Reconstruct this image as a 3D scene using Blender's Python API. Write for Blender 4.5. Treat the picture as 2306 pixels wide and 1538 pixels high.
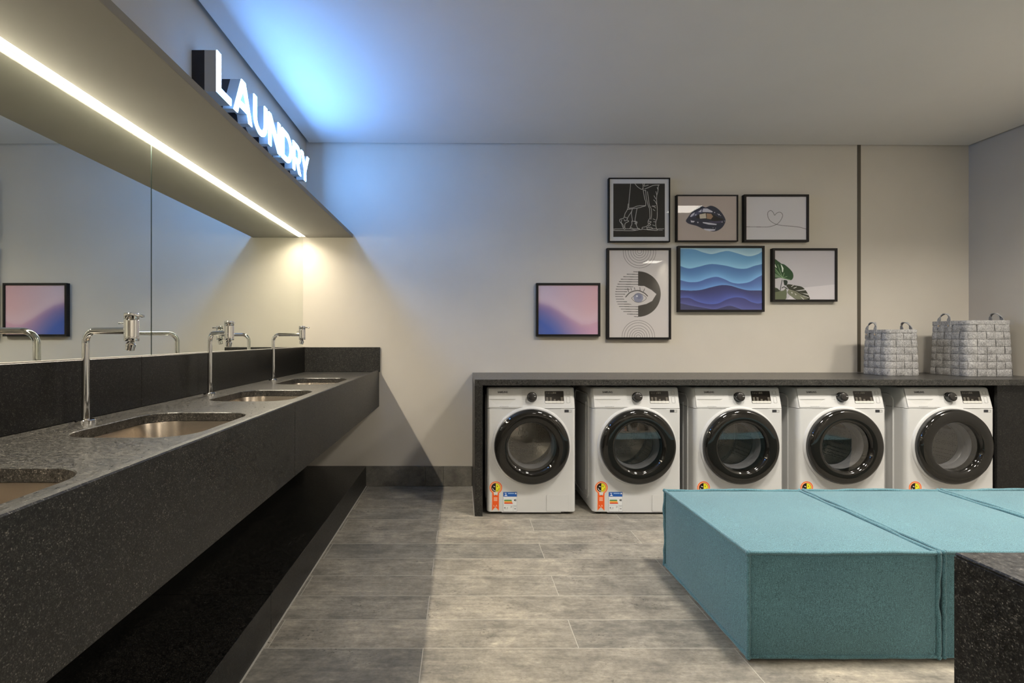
import bpy, math, random
import numpy as np
from mathutils import Vector, Matrix
from mathutils.geometry import tessellate_polygon

random.seed(7)
PI = math.pi
C = bpy.context.scene.collection
scene = bpy.context.scene
for o in list(bpy.data.objects):
    bpy.data.objects.remove(o)

# ------------------------------------------------------------------ camera
cam_d = bpy.data.cameras.new('camera')
cam = bpy.data.objects.new('camera', cam_d)
C.objects.link(cam)
cam.location = (0, 0, 1.19)
cam.rotation_euler = (PI / 2, 0, 0)
cam_d.sensor_width = 36
cam_d.lens = 36 * 1110 / 2306
cam_d.shift_x = (1153 - 1038) / 2306
cam_d.shift_y = -(769 - 762) / 2306
cam_d.clip_start = 0.02
scene.camera = cam

# ------------------------------------------------------------------ world, exposure
w = bpy.data.worlds.new('world')
scene.world = w
w.use_nodes = True
w.node_tree.nodes['Background'].inputs[0].default_value = (0.5, 0.5, 0.5, 1)
w.node_tree.nodes['Background'].inputs[1].default_value = 0.05
vs = scene.view_settings
vs.view_transform = 'Standard'
vs.look = 'None'
vs.exposure = 0.15
vs.gamma = 1.0
vs.use_curve_mapping = False

# light strengths (used by the lamp builders below)
PANEL_W = 14.0          # ceiling panels, glow of the diffuser itself
PANEL_E = 30.0          # watts each panel throws downwards
PANEL_SPREAD = 140      # degrees, beam of the panel optics
PANEL_COL = (1.0, 0.93, 0.83)
LED_W = 9.0              # warm strip over the mirror, glow of its diffuser
LED_E = 60.0            # watts of the whole strip
LED_COL = (1.0, 0.89, 0.72)
SIGN_W = 50.0           # blue-white letter faces
SIGN_COL = (0.15, 0.40, 1.0)

# room dimensions
XL, XR, YB, YF, ZC = -1.285, 4.10, 3.98, -3.5, 2.765

# ------------------------------------------------------------------ helpers
def srgb(r, g, b):
    def f(c):
        c /= 255.0
        return c / 12.92 if c <= 0.04045 else ((c + 0.055) / 1.055) ** 2.4
    return (f(r), f(g), f(b))


class MB:
    def __init__(self):
        self.v = []
        self.f = []

    def add(self, vs_, fs_):
        n = len(self.v)
        self.v += [tuple(p) for p in vs_]
        self.f += [tuple(i + n for i in f) for f in fs_]
        return self

    def box(self, x0, x1, y0, y1, z0, z1):
        v = [(x0, y0, z0), (x1, y0, z0), (x1, y1, z0), (x0, y1, z0),
             (x0, y0, z1), (x1, y0, z1), (x1, y1, z1), (x0, y1, z1)]
        f = [(3, 2, 1, 0), (4, 5, 6, 7), (0, 1, 5, 4), (1, 2, 6, 5), (2, 3, 7, 6), (3, 0, 4, 7)]
        return self.add(v, f)

    def cbox(self, x0, x1, y0, y1, z0, z1, c=0.002):
        """box with chamfered edges"""
        xs, ys, zs = (x0, x1), (y0, y1), (z0, z1)
        v = []
        idx = {}
        for i in (0, 1):
            for j in (0, 1):
                for k in (0, 1):
                    sx, sy, sz = (1 - 2 * i), (1 - 2 * j), (1 - 2 * k)
                    for a in range(3):
                        p = [xs[i] + sx * c, ys[j] + sy * c, zs[k] + sz * c]
                        p[a] = (xs[i], ys[j], zs[k])[a]
                        idx[(i, j, k, a)] = len(v)
                        v.append(p)
        f = []
        def key(a, s, b, bb, d, dd):
            t = [0, 0, 0]
            t[a] = s; t[b] = bb; t[d] = dd
            return tuple(t)
        for a in range(3):
            b, d = (a + 1) % 3, (a + 2) % 3
            for s in (0, 1):
                q = [idx[key(a, s, b, x, d, y) + (a,)] for x, y in ((0, 0), (1, 0), (1, 1), (0, 1))]
                f.append(q if s else q[::-1])
        for a in range(3):           # edges along axis a
            b, d = (a + 1) % 3, (a + 2) % 3
            for x in (0, 1):
                for y in (0, 1):
                    k0, k1 = key(a, 0, b, x, d, y), key(a, 1, b, x, d, y)
                    q = [idx[k0 + (b,)], idx[k1 + (b,)], idx[k1 + (d,)], idx[k0 + (d,)]]
                    f.append(q if (x == y) else q[::-1])
        for i in (0, 1):
            for j in (0, 1):
                for k in (0, 1):
                    q = [idx[(i, j, k, a)] for a in range(3)]
                    f.append(q if (i + j + k) % 2 else q[::-1])
        return self.add(v, f)

    def loft(self, loops, closed=True, cap0=False, cap1=False):
        n = len(loops[0])
        v = [p for l in loops for p in l]
        f = []
        for i in range(len(loops) - 1):
            for j in range(n if closed else n - 1):
                k = (j + 1) % n
                f.append((i * n + j, i * n + k, (i + 1) * n + k, (i + 1) * n + j))
        if cap0:
            f.append(tuple(range(n - 1, -1, -1)))
        if cap1:
            f.append(tuple(range((len(loops) - 1) * n, len(loops) * n)))
        return self.add(v, f)

    def lathe(self, prof, n=48, fr=None, cap0=False, cap1=False):
        """prof = list (r, h) about local z; fr maps (x,y,h)->world"""
        fr = fr or (lambda p: p)
        loops = []
        for r, h in prof:
            loops.append([fr((r * math.cos(2 * PI * i / n), r * math.sin(2 * PI * i / n), h)) for i in range(n)])
        return self.loft(loops, True, cap0, cap1)

    def tube(self, pts, r, n=10, caps=True, closed=False):
        pts = [Vector(p) for p in pts]
        m = len(pts)
        rr = r if isinstance(r, (list, tuple)) else [r] * m
        loops = []
        prev = None
        for i in range(m):
            if closed:
                t = (pts[(i + 1) % m] - pts[i - 1]).normalized()
            else:
                t = (pts[min(i + 1, m - 1)] - pts[max(i - 1, 0)]).normalized()
            if prev is None:
                a = Vector((0, 0, 1)) if abs(t.z) < 0.9 else Vector((1, 0, 0))
                u = t.cross(a).normalized()
            else:
                u = (prev - t * prev.dot(t)).normalized()
            prev = u
            w_ = t.cross(u)
            loops.append([pts[i] + (u * math.cos(2 * PI * k / n) + w_ * math.sin(2 * PI * k / n)) * rr[i] for k in range(n)])
        if closed:
            loops.append(loops[0])
            return self.loft(loops)
        return self.loft(loops, True, caps, caps)

    def plate(self, outer, holes, fr, d0, d1):
        """extruded polygon with holes; fr(u,v,d)->world, faces at d0 (front) and d1"""
        polys = [outer] + list(holes)
        flat = [p for pl in polys for p in pl]
        tris = tessellate_polygon([[Vector((p[0], p[1], 0)) for p in pl] for pl in polys])
        n = len(flat)
        v = [fr(p[0], p[1], d0) for p in flat] + [fr(p[0], p[1], d1) for p in flat]
        f = [tuple(t) for t in tris] + [tuple(i + n for i in reversed(t)) for t in tris]
        k = 0
        for pl in polys:
            m = len(pl)
            for i in range(m):
                j = (i + 1) % m
                f.append((k + i, k + j, n + k + j, n + k + i))
            k += m
        return self.add(v, f)

    def build(self, name, mat, parent=None, smooth=False, angle=35, fix=True):
        me = bpy.data.meshes.new(name)
        me.from_pydata(self.v, [], self.f)
        if fix:
            import bmesh
            bm = bmesh.new()
            bm.from_mesh(me)
            bmesh.ops.recalc_face_normals(bm, faces=bm.faces)
            bm.to_mesh(me)
            bm.free()
        me.materials.append(mat)
        if smooth:
            for p in me.polygons:
                p.use_smooth = True
            try:
                me.set_sharp_from_angle(angle=math.radians(angle))
            except Exception:
                pass
        me.update()
        o = bpy.data.objects.new(name, me)
        C.objects.link(o)
        if parent:
            o.parent = parent
        return o


def rrect(x0, x1, y0, y1, r, n=8):
    """rounded rectangle, counter clockwise"""
    out = []
    for cx, cy, a in ((x1 - r, y1 - r, 0), (x0 + r, y1 - r, 90), (x0 + r, y0 + r, 180), (x1 - r, y0 + r, 270)):
        for i in range(n + 1):
            t = math.radians(a + 90 * i / n)
            out.append((cx + r * math.cos(t), cy + r * math.sin(t)))
    return out


def tag(o, label=None, cat=None, group=None, kind=None):
    if label: o['label'] = label
    if cat: o['category'] = cat
    if group: o['group'] = group
    if kind: o['kind'] = kind
    return o


def thing(name, label, cat, loc=(0, 0, 0), rz=0, group=None):
    o = bpy.data.objects.new(name, None)
    o.empty_display_size = 0.1
    C.objects.link(o)
    o.location = loc
    o.rotation_euler = (0, 0, rz)
    return tag(o, label, cat, group)


def copy_tree(o, parent=None):
    c = o.copy()
    C.objects.link(c)
    c.parent = parent
    for ch in list(o.children):
        copy_tree(ch, c)
    return c


def struct(name, mb, mat, **kw):
    return tag(mb.build(name, mat, **kw), kind='structure')


def catmull(pts, k=8, closed=False):
    out = []
    n = len(pts)
    P = lambda i: np.array(pts[i % n] if closed else pts[min(max(i, 0), n - 1)], float)
    for i in range(n if closed else n - 1):
        a, b, c, d = P(i - 1), P(i), P(i + 1), P(i + 2)
        for j in range(k):
            t = j / k
            out.append(tuple(0.5 * (2 * b + (c - a) * t + (2 * a - 5 * b + 4 * c - d) * t * t + (3 * b - a - 3 * c + d) * t ** 3)))
    if not closed:
        out.append(tuple(pts[-1]))
    return out


# ------------------------------------------------------------------ materials
def mat(name, col=(0.5, 0.5, 0.5), rough=0.5, metal=0.0, spec=0.5, emit=None, strength=0.0, coat=0.0):
    m = bpy.data.materials.new(name)
    m.use_nodes = True
    b = m.node_tree.nodes['Principled BSDF']
    b.inputs['Base Color'].default_value = (*col, 1)
    b.inputs['Roughness'].default_value = rough
    b.inputs['Metallic'].default_value = metal
    b.inputs['Specular IOR Level'].default_value = spec
    b.inputs['Coat Weight'].default_value = coat
    if emit:
        b.inputs['Emission Color'].default_value = (*emit, 1)
        b.inputs['Emission Strength'].default_value = strength
    return m


class NT:
    def __init__(self, m):
        self.t = m.node_tree
        self.b = self.t.nodes['Principled BSDF']

    def n(self, typ, **kw):
        nd = self.t.nodes.new(typ)
        for k, v in kw.items():
            if k.startswith('i_'):
                key = k[2:].replace('_', ' ')
                nd.inputs[key].default_value = v
            else:
                setattr(nd, k, v)
        return nd

    def l(self, a, b):
        self.t.links.new(a, b)

    def coord(self, scale=(1, 1, 1), loc=(0, 0, 0), rot=(0, 0, 0)):
        tc = self.n('ShaderNodeTexCoord')
        mp = self.n('ShaderNodeMapping')
        mp.inputs['Scale'].default_value = scale
        mp.inputs['Location'].default_value = loc
        mp.inputs['Rotation'].default_value = rot
        self.l(tc.outputs['Object'], mp.inputs['Vector'])
        return mp.outputs['Vector']

    def noise(self, vec, scale, detail=4, rough=0.55, dist=0.0):
        nd = self.n('ShaderNodeTexNoise')
        nd.inputs['Scale'].default_value = scale
        nd.inputs['Detail'].default_value = detail
        nd.inputs['Roughness'].default_value = rough
        nd.inputs['Distortion'].default_value = dist
        if vec is not None:
            self.l(vec, nd.inputs['Vector'])
        return nd

    def ramp(self, fac, stops, interp='LINEAR'):
        nd = self.n('ShaderNodeValToRGB')
        cr = nd.color_ramp
        cr.interpolation = interp
        while len(cr.elements) < len(stops):
            cr.elements.new(0.5)
        for e, (p, c) in zip(cr.elements, stops):
            e.position = p
            e.color = (*c, 1) if len(c) == 3 else c
        self.l(fac, nd.inputs['Fac'])
        return nd.outputs['Color']

    def mix(self, fac, a, b, mode='MIX'):
        nd = self.n('ShaderNodeMix', data_type='RGBA', blend_type=mode)
        for sock, val in ((0, fac), (6, a), (7, b)):
            if hasattr(val, 'is_linked'):
                self.l(val, nd.inputs[sock])
            elif sock == 0:
                nd.inputs[0].default_value = val
            else:
                nd.inputs[sock].default_value = (*val, 1)
        return nd.outputs[2]

    def bump(self, h, strength=0.2, dist=0.01):
        nd = self.n('ShaderNodeBump')
        nd.inputs['Strength'].default_value = strength
        nd.inputs['Distance'].default_value = dist
        self.l(h, nd.inputs['Height'])
        self.l(nd.outputs['Normal'], self.b.inputs['Normal'])


def paint(name, col, var=0.03):
    m = mat(name, col, 0.75, spec=0.25)
    t = NT(m)
    v = t.coord()
    n1 = t.noise(v, 2.2, 3)
    d = tuple(c * (1 - var) for c in col)
    u = tuple(min(1, c * (1 + var)) for c in col)
    t.l(t.ramp(n1.outputs['Fac'], [(0.3, d), (0.7, u)]), t.b.inputs['Base Color'])
    n2 = t.noise(v, 260, 3)
    t.bump(n2.outputs['Fac'], 0.04, 0.002)
    return m


def granite(name, base=0.010, spk=0.10, rough=0.40, bump=0.12, spec=0.4):
    """black granite: fine crystals, few of them pale"""
    m = mat(name, (base,) * 3, rough, spec=spec)
    t = NT(m)
    v = t.coord()
    wob = t.noise(v, 300, 2)
    vv = t.n('ShaderNodeMixRGB', blend_type='ADD')
    vv.inputs[0].default_value = 0.0022
    t.l(v, vv.inputs[1])
    t.l(wob.outputs['Color'], vv.inputs[2])
    vo = t.n('ShaderNodeTexVoronoi')
    vo.inputs['Scale'].default_value = 560
    t.l(vv.outputs[0], vo.inputs['Vector'])
    sep = t.n('ShaderNodeSeparateColor')
    t.l(vo.outputs['Color'], sep.inputs[0])
    g = base
    c1 = t.ramp(sep.outputs[0], [(0.0, (g * 0.4, g * 0.4, g * 0.4)), (0.55, (g, g * 0.98, g * 0.92)), (0.80, (g * 2.4, g * 2.35, g * 2.2)),
                                 (0.93, (spk * 0.6, spk * 0.58, spk * 0.53)), (1.0, (spk * 1.8, spk * 1.75, spk * 1.6))])
    n2 = t.noise(v, 90, 4, 0.65)
    n3 = t.noise(v, 5, 3)
    c2 = t.ramp(n2.outputs['Fac'], [(0.32, (0.4, 0.4, 0.4)), (0.5, (0.95, 0.95, 0.93)), (0.68, (1.7, 1.66, 1.58))])
    c3 = t.ramp(n3.outputs['Fac'], [(0.3, (0.8, 0.8, 0.8)), (0.7, (1.15, 1.12, 1.08))])
    c = t.mix(1.0, c1, c2, 'MULTIPLY')
    c = t.mix(1.0, c, c3, 'MULTIPLY')
    t.l(c, t.b.inputs['Base Color'])
    t.l(t.ramp(n2.outputs['Fac'], [(0.3, (rough - 0.04,) * 3), (0.7, (rough + 0.08,) * 3)]), t.b.inputs['Roughness'])
    t.bump(n2.outputs['Fac'], bump, 0.0015)
    return m


def emitter(name, col, s):
    return mat(name, (0.8, 0.8, 0.8), 0.5, emit=col, strength=s)


def glassy(name, tint=(1, 1, 1), rough=0.0, boost=1.0):
    """thin clear pane: passes light, mirrors by Fresnel"""
    m = bpy.data.materials.new(name)
    m.use_nodes = True
    t = m.node_tree
    t.nodes.clear()
    out = t.nodes.new('ShaderNodeOutputMaterial')
    mx = t.nodes.new('ShaderNodeMixShader')
    tr = t.nodes.new('ShaderNodeBsdfTransparent')
    tr.inputs[0].default_value = (*tint, 1)
    gl = t.nodes.new('ShaderNodeBsdfGlossy')
    gl.inputs['Roughness'].default_value = rough
    fr = t.nodes.new('ShaderNodeFresnel')
    fr.inputs['IOR'].default_value = 1.5
    mu = t.nodes.new('ShaderNodeMath')
    mu.operation = 'MULTIPLY'
    mu.inputs[1].default_value = boost
    mu.use_clamp = True
    # same mirror strength from either side of the pane
    ge = t.nodes.new('ShaderNodeNewGeometry')
    io = t.nodes.new('ShaderNodeMath')
    io.operation = 'MULTIPLY_ADD'
    io.inputs[1].default_value = 1 / 1.5 - 1.5
    io.inputs[2].default_value = 1.5
    t.links.new(ge.outputs['Backfacing'], io.inputs[0])
    t.links.new(io.outputs[0], fr.inputs['IOR'])
    t.links.new(fr.outputs[0], mu.inputs[0])
    t.links.new(mu.outputs[0], mx.inputs[0])
    t.links.new(tr.outputs[0], mx.inputs[1])
    t.links.new(gl.outputs[0], mx.inputs[2])
    t.links.new(mx.outputs[0], out.inputs[0])
    return m


M = {}
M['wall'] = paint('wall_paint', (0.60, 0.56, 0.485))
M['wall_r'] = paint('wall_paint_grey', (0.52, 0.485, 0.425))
M['ceil'] = paint('ceiling_paint', (0.73, 0.705, 0.67), 0.015)
M['soffit'] = paint('soffit_paint', (0.27, 0.258, 0.235), 0.015)
M['gap'] = mat('shadow_gap', (0.03, 0.028, 0.025), 0.8)
M['stripe'] = mat('bronze_strip', (0.085, 0.072, 0.05), 0.5)
M['granite'] = granite('black_granite', 0.012, 0.075, 0.40, 0.12)
M['granite_top'] = granite('black_granite_honed_top', 0.022, 0.12, 0.30, 0.025, 0.6)
M['granite_b'] = granite('black_granite_polished', 0.007, 0.045, 0.32, 0.06)
M['edge'] = mat('stone_arris', (0.42, 0.40, 0.36), 0.4)
M['chrome'] = mat('chrome', (0.78, 0.78, 0.77), 0.07, 1.0)
M['steel'] = mat('brushed_steel', (0.60, 0.53, 0.45), 0.25, 1.0)
M['mirror'] = mat('mirror_glass', (0.82, 0.85, 0.80), 0.0, 1.0)
M['mirror_edge'] = mat('mirror_edge', (0.10, 0.14, 0.12), 0.3)
M['white'] = mat('white_enamel', (0.63, 0.63, 0.62), 0.3)
M['white_in'] = mat('white_plastic_recess', (0.60, 0.60, 0.58), 0.4)
M['black_gloss'] = mat('black_gloss', (0.012, 0.011, 0.009), 0.06, spec=0.55)
M['dark_chrome'] = mat('dark_chrome', (0.10, 0.10, 0.10), 0.15, 0.9)
M['knob'] = mat('knob_black', (0.02, 0.018, 0.016), 0.25)
M['rubber'] = mat('grey_rubber', (0.16, 0.16, 0.17), 0.3)
M['feet'] = mat('black_rubber', (0.01, 0.01, 0.01), 0.6)
M['ink'] = mat('dark_ink', (0.03, 0.03, 0.035), 0.5)
M['ink_grey'] = mat('grey_ink', (0.42, 0.42, 0.41), 0.5)
M['seam'] = mat('seam_grey', (0.45, 0.45, 0.44), 0.5)
M['frame'] = mat('black_frame', (0.008, 0.006, 0.005), 0.5, spec=0.25)
M['door_glass'] = glassy('door_glass', (0.95, 0.95, 0.93), 0.0, 3.0)
M['glass'] = glassy('picture_glass', (0.98, 0.98, 0.98), 0.0, 1.0)
M['led'] = emitter('led_warm', LED_COL, LED_W)
M['panel'] = emitter('panel_light', PANEL_COL, PANEL_W)
M['sign'] = emitter('sign_face', SIGN_COL, SIGN_W)
M['sign_grey'] = mat('sign_return', (0.50, 0.49, 0.46), 0.5)
M['sign_dark'] = mat('sign_backing', (0.018, 0.014, 0.015), 0.5)
M['alu'] = mat('aluminium_white', (0.7, 0.7, 0.68), 0.4, 0.3)

# vertex coloured print
m = mat('printed_art', (1, 1, 1), 0.55, spec=0.3)
t = NT(m)
at_ = t.n('ShaderNodeAttribute')
at_.attribute_name = 'print'
t.l(at_.outputs['Color'], t.b.inputs['Base Color'])
M['print'] = m

# drum: perforated steel
m = mat('perforated_drum_steel', (0.45, 0.44, 0.42), 0.28, 1.0)
t = NT(m)
v = t.coord((1, 1, 1))
vo = t.n('ShaderNodeTexVoronoi')
vo.inputs['Scale'].default_value = 85
vo.inputs['Randomness'].default_value = 0.25
t.l(v, vo.inputs['Vector'])
t.l(t.ramp(vo.outputs['Distance'], [(0.16, (0.03, 0.03, 0.03)), (0.24, (0.62, 0.60, 0.57))]), t.b.inputs['Base Color'])
t.bump(t.ramp(vo.outputs['Distance'], [(0.1, (0, 0, 0)), (0.5, (1, 1, 1))]), 0.5, 0.004)
M['drum'] = m

# floor tiles
m = mat('grey_stone_planks', (0.3, 0.28, 0.25), 0.5, spec=0.4)
t = NT(m)
tc = t.n('ShaderNodeTexCoord')
mp = t.n('ShaderNodeMapping')
mp.inputs['Location'].default_value = (0.145 + 1.195 * 10, -1.893 + 0.1927 * 40, 0)
t.l(tc.outputs['Object'], mp.inputs['Vector'])
br = t.n('ShaderNodeTexBrick')
br.offset = 0.5
br.offset_frequency = 2
br.squash = 1.0
for k, val in (('Scale', 1.0), ('Mortar Size', 0.0015), ('Mortar Smooth', 0.1), ('Bias', 0.0), ('Brick Width', 1.195), ('Row Height', 0.1927)):
    br.inputs[k].default_value = val
br.inputs['Color1'].default_value = (0, 0, 0, 1)
br.inputs['Color2'].default_value = (1, 1, 1, 1)
br.inputs['Mortar'].default_value = (0.5, 0.5, 0.5, 1)
t.l(mp.outputs['Vector'], br.inputs['Vector'])
rnd = t.n('ShaderNodeMath', operation='MULTIPLY')
t.l(br.outputs['Color'], rnd.inputs[0])
rnd.inputs[1].default_value = 37.0


def noise4(scale3, scale, detail, rough, woff=0.0, dist=0.0):
    mp2 = t.n('ShaderNodeMapping')
    mp2.inputs['Scale'].default_value = scale3
    t.l(tc.outputs['Object'], mp2.inputs['Vector'])
    nd = t.n('ShaderNodeTexNoise', noise_dimensions='4D')
    nd.inputs['Scale'].default_value = scale
    nd.inputs['Detail'].default_value = detail
    nd.inputs['Roughness'].default_value = rough
    nd.inputs['Distortion'].default_value = dist
    t.l(mp2.outputs['Vector'], nd.inputs['Vector'])
    ad = t.n('ShaderNodeMath', operation='ADD')
    t.l(rnd.outputs[0], ad.inputs[0])
    ad.inputs[1].default_value = woff
    t.l(ad.outputs[0], nd.inputs['W'])
    return nd.outputs['Fac']


big = noise4((1, 1.5, 1), 3.2, 8, 0.66, 0, 0.6)
streak = noise4((1.0, 9, 1), 5.0, 8, 0.7, 3.3, 0.2)
fine = noise4((1, 1.8, 1), 55.0, 6, 0.75, 8.1)
mid = noise4((1, 1.3, 1), 16.0, 7, 0.72, 21.7, 0.5)
patch = noise4((1, 1.2, 1), 4.2, 3, 0.5, 30.1)
pit = noise4((1, 1.4, 1), 62.0, 3, 0.6, 41.3)
scr = noise4((1.2, 6, 1), 22.0, 5, 0.7, 12.7, 0.4)
cA = t.ramp(big, [(0.30, (0.155, 0.147, 0.130)), (0.5, (0.265, 0.246, 0.212)), (0.70, (0.40, 0.368, 0.312))])
cB = t.ramp(streak, [(0.32, (0.70, 0.71, 0.71)), (0.52, (1.0, 1.0, 1.0)), (0.70, (1.28, 1.27, 1.24))])
cC = t.ramp(fine, [(0.34, (0.74, 0.74, 0.74)), (0.62, (1.08, 1.08, 1.08))])
cF = t.ramp(mid, [(0.32, (0.74, 0.75, 0.75)), (0.52, (1.0, 1.0, 1.0)), (0.68, (1.20, 1.19, 1.16))])
cD = t.ramp(scr, [(0.60, (1, 1, 1)), (0.74, (1.42, 1.40, 1.34))])
cE = t.ramp(br.outputs['Color'], [(0.0, (0.84, 0.85, 0.85)), (1.0, (1.16, 1.13, 1.08))])
pm_ = t.n('ShaderNodeMath', operation='MULTIPLY')
t.l(t.ramp(pit, [(0.58, (0, 0, 0)), (0.66, (1, 1, 1))]), pm_.inputs[0])
t.l(t.ramp(patch, [(0.50, (0, 0, 0)), (0.64, (1, 1, 1))]), pm_.inputs[1])
c = t.mix(1.0, cA, cB, 'MULTIPLY')
c = t.mix(1.0, c, cC, 'MULTIPLY')
c = t.mix(1.0, c, cF, 'MULTIPLY')
c = t.mix(1.0, c, cD, 'MULTIPLY')
c = t.mix(1.0, c, cE, 'MULTIPLY')
c = t.mix(pm_.outputs[0], c, (0.075, 0.070, 0.060))
c = t.mix(br.outputs['Fac'], c, (0.46, 0.43, 0.37))
t.l(c, t.b.inputs['Base Color'])
t.bump(fine, 0.06, 0.002)
M['floor'] = m

# baseboard tile: same stone without the plank grid
m = mat('grey_stone_skirting', (0.22, 0.2, 0.18), 0.55)
t = NT(m)
v = t.coord((1, 1, 1))
n1 = t.noise(v, 6, 6, 0.65, 0.3)
n2 = t.noise(v, 45, 5, 0.7)
c = t.mix(1.0, t.ramp(n1.outputs['Fac'], [(0.3, (0.10, 0.095, 0.082)), (0.7, (0.24, 0.225, 0.19))]),
          t.ramp(n2.outputs['Fac'], [(0.3, (0.75, 0.75, 0.75)), (0.65, (1.1, 1.1, 1.1))]), 'MULTIPLY')
t.l(c, t.b.inputs['Base Color'])
M['skirting'] = m


def fabric(name, col):
    m = mat(name, col, 0.9, spec=0.15)
    m.node_tree.nodes['Principled BSDF'].inputs['Sheen Weight'].default_value = 0.3
    t = NT(m)
    v = t.coord((1, 1, 1))
    n1 = t.noise(v, 420, 2, 0.6)
    n2 = t.noise(v, 3.0, 3)
    v2 = t.coord((520, 520, 60), rot=(0, 0, 0.5))
    n3 = t.noise(v2, 1.0, 2)
    lo = tuple(c * 0.55 for c in col)
    hi = tuple(c * 1.5 for c in col)
    c1 = t.ramp(n1.outputs['Fac'], [(0.34, lo), (0.5, col), (0.66, hi)])
    c3 = t.ramp(n3.outputs['Fac'], [(0.3, (0.75, 0.75, 0.75)), (0.7, (1.2, 1.2, 1.2))])
    c2 = t.ramp(n2.outputs['Fac'], [(0.3, (0.92, 0.92, 0.92)), (0.7, (1.08, 1.06, 1.04))])
    c = t.mix(1.0, c1, c2, 'MULTIPLY')
    c = t.mix(1.0, c, c3, 'MULTIPLY')
    t.l(c, t.b.inputs['Base Color'])
    t.bump(n1.outputs['Fac'], 0.35, 0.003)
    return m


M['teal'] = fabric('teal_upholstery', (0.092, 0.206, 0.243))
m = mat('grey_felt', (0.33, 0.32, 0.31), 0.95, spec=0.1)
t = NT(m)
v = t.coord()
n1 = t.noise(v, 110, 5, 0.75)
n2 = t.noise(v, 14, 3)
c = t.mix(1.0, t.ramp(n1.outputs['Fac'], [(0.3, (0.15, 0.148, 0.145)), (0.5, (0.33, 0.325, 0.32)), (0.7, (0.52, 0.51, 0.49))]),
          t.ramp(n2.outputs['Fac'], [(0.3, (0.82, 0.82, 0.82)), (0.7, (1.12, 1.12, 1.12))]), 'MULTIPLY')
t.l(c, t.b.inputs['Base Color'])
t.bump(n1.outputs['Fac'], 0.3, 0.004)
M['felt'] = m

# ------------------------------------------------------------------ room shell
struct('floor', MB().box(XL - 0.1, XR + 0.1, YF - 0.1, YB + 0.1, -0.08, 0), M['floor'])

ZTOP = 2.84
# ceiling board hangs a finger's width off the walls, dark gap round its edge
cb = MB()
g = 0.016
def cz(x): return 2.765 - 0.0225 * (x + 1.25) / 5.35
xs = [-1.25 + 0.028, XR - g]
ys = [YF + g, YB - g]
v = [(x, y, cz(x)) for x, y in ((xs[0], ys[0]), (xs[1], ys[0]), (xs[1], ys[1]), (xs[0], ys[1]))]
v += [(x, y, 2.80) for x, y, z in v]
cb.add(v, [(0, 1, 2, 3), (7, 6, 5, 4), (0, 4, 5, 1), (1, 5, 6, 2), (2, 6, 7, 3), (3, 7, 4, 0)])
struct('ceiling', cb, M['ceil'])
struct('trim_1', MB().box(XL - 0.1, XR + 0.1, YF - 0.1, YB + 0.1, 2.81, ZTOP + 0.02), M['gap'])

struct('wall_back', MB().box(XL - 0.1, XR + 0.1, YB, YB + 0.1, 0, 2.81), M['wall'])
struct('wall_left', MB().box(XL - 0.1, XL, YF, YB, 0, 2.81).box(XL, -1.25, YF, YB, 2.034, 2.81), M['wall'])
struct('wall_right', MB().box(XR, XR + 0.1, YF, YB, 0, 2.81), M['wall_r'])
struct('wall_front', MB().box(XL - 0.1, XR + 0.1, YF - 0.1, YF, 0, 2.81), M['wall'])
struct('trim_2', MB().box(3.2, 3.226, YB - 0.004, YB, 0.92, 2.80), M['stripe'])

bb = MB()
for a, b in ((-0.765, -0.286), (-0.284, -0.143), (-0.141, 0.088)):
    bb.cbox(a, b, YB - 0.012, YB, 0.0015, 0.161, 0.001)
struct('baseboard_back', bb, M['skirting'])

# ceiling panel lights
i = 0
pan = None
spots = [(1.48, 1.97), (2.68, 1.97), (3.88, 1.97), (1.48, -2.1), (2.68, -2.1), (3.88, -2.1)]  # the row behind the camera is unseen, added as general fill light
for (px, py) in spots:
    if pan is None:
        pan = thing('ceiling_light', 'x', 'light')
        MB().cbox(-0.15, 0.15, -0.165, 0.165, -0.004, 0.0, 0.001).build('diffuser', M['panel'], pan)
        fr = MB()
        fr.plate(rrect(-0.162, 0.162, -0.177, 0.177, 0.004, 2), [rrect(-0.1515, 0.1515, -0.1665, 0.1665, 0.003, 2)], lambda u, v_, d: (u, v_, d), -0.007, 0.0)
        fr.build('bezel', M['alu'], pan)
        ld = bpy.data.lights.new('panel_lamp', 'AREA')
        ld.shape = 'RECTANGLE'
        ld.size, ld.size_y = 0.29, 0.32
        ld.energy = PANEL_E
        ld.color = PANEL_COL
        ld.spread = math.radians(PANEL_SPREAD)
        lo = bpy.data.objects.new('lamp', ld)
        C.objects.link(lo)
        lo.location = (0, 0, -0.006)
        lo.parent = pan
        o = pan
    else:
        o = copy_tree(pan)
    o.location = (px, py, cz(px + 0.15) - 0.0005)
    row = 'in the row before the washing machines' if py > 0 else 'in the fill-light row added behind the camera'
    nm = {1.48: 'leftmost', 2.68: 'middle one', 3.88: 'rightmost'}[px]
    tag(o, 'square ceiling light panel, %s %s' % (nm, row), 'light', 'ceiling light panels')

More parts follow.
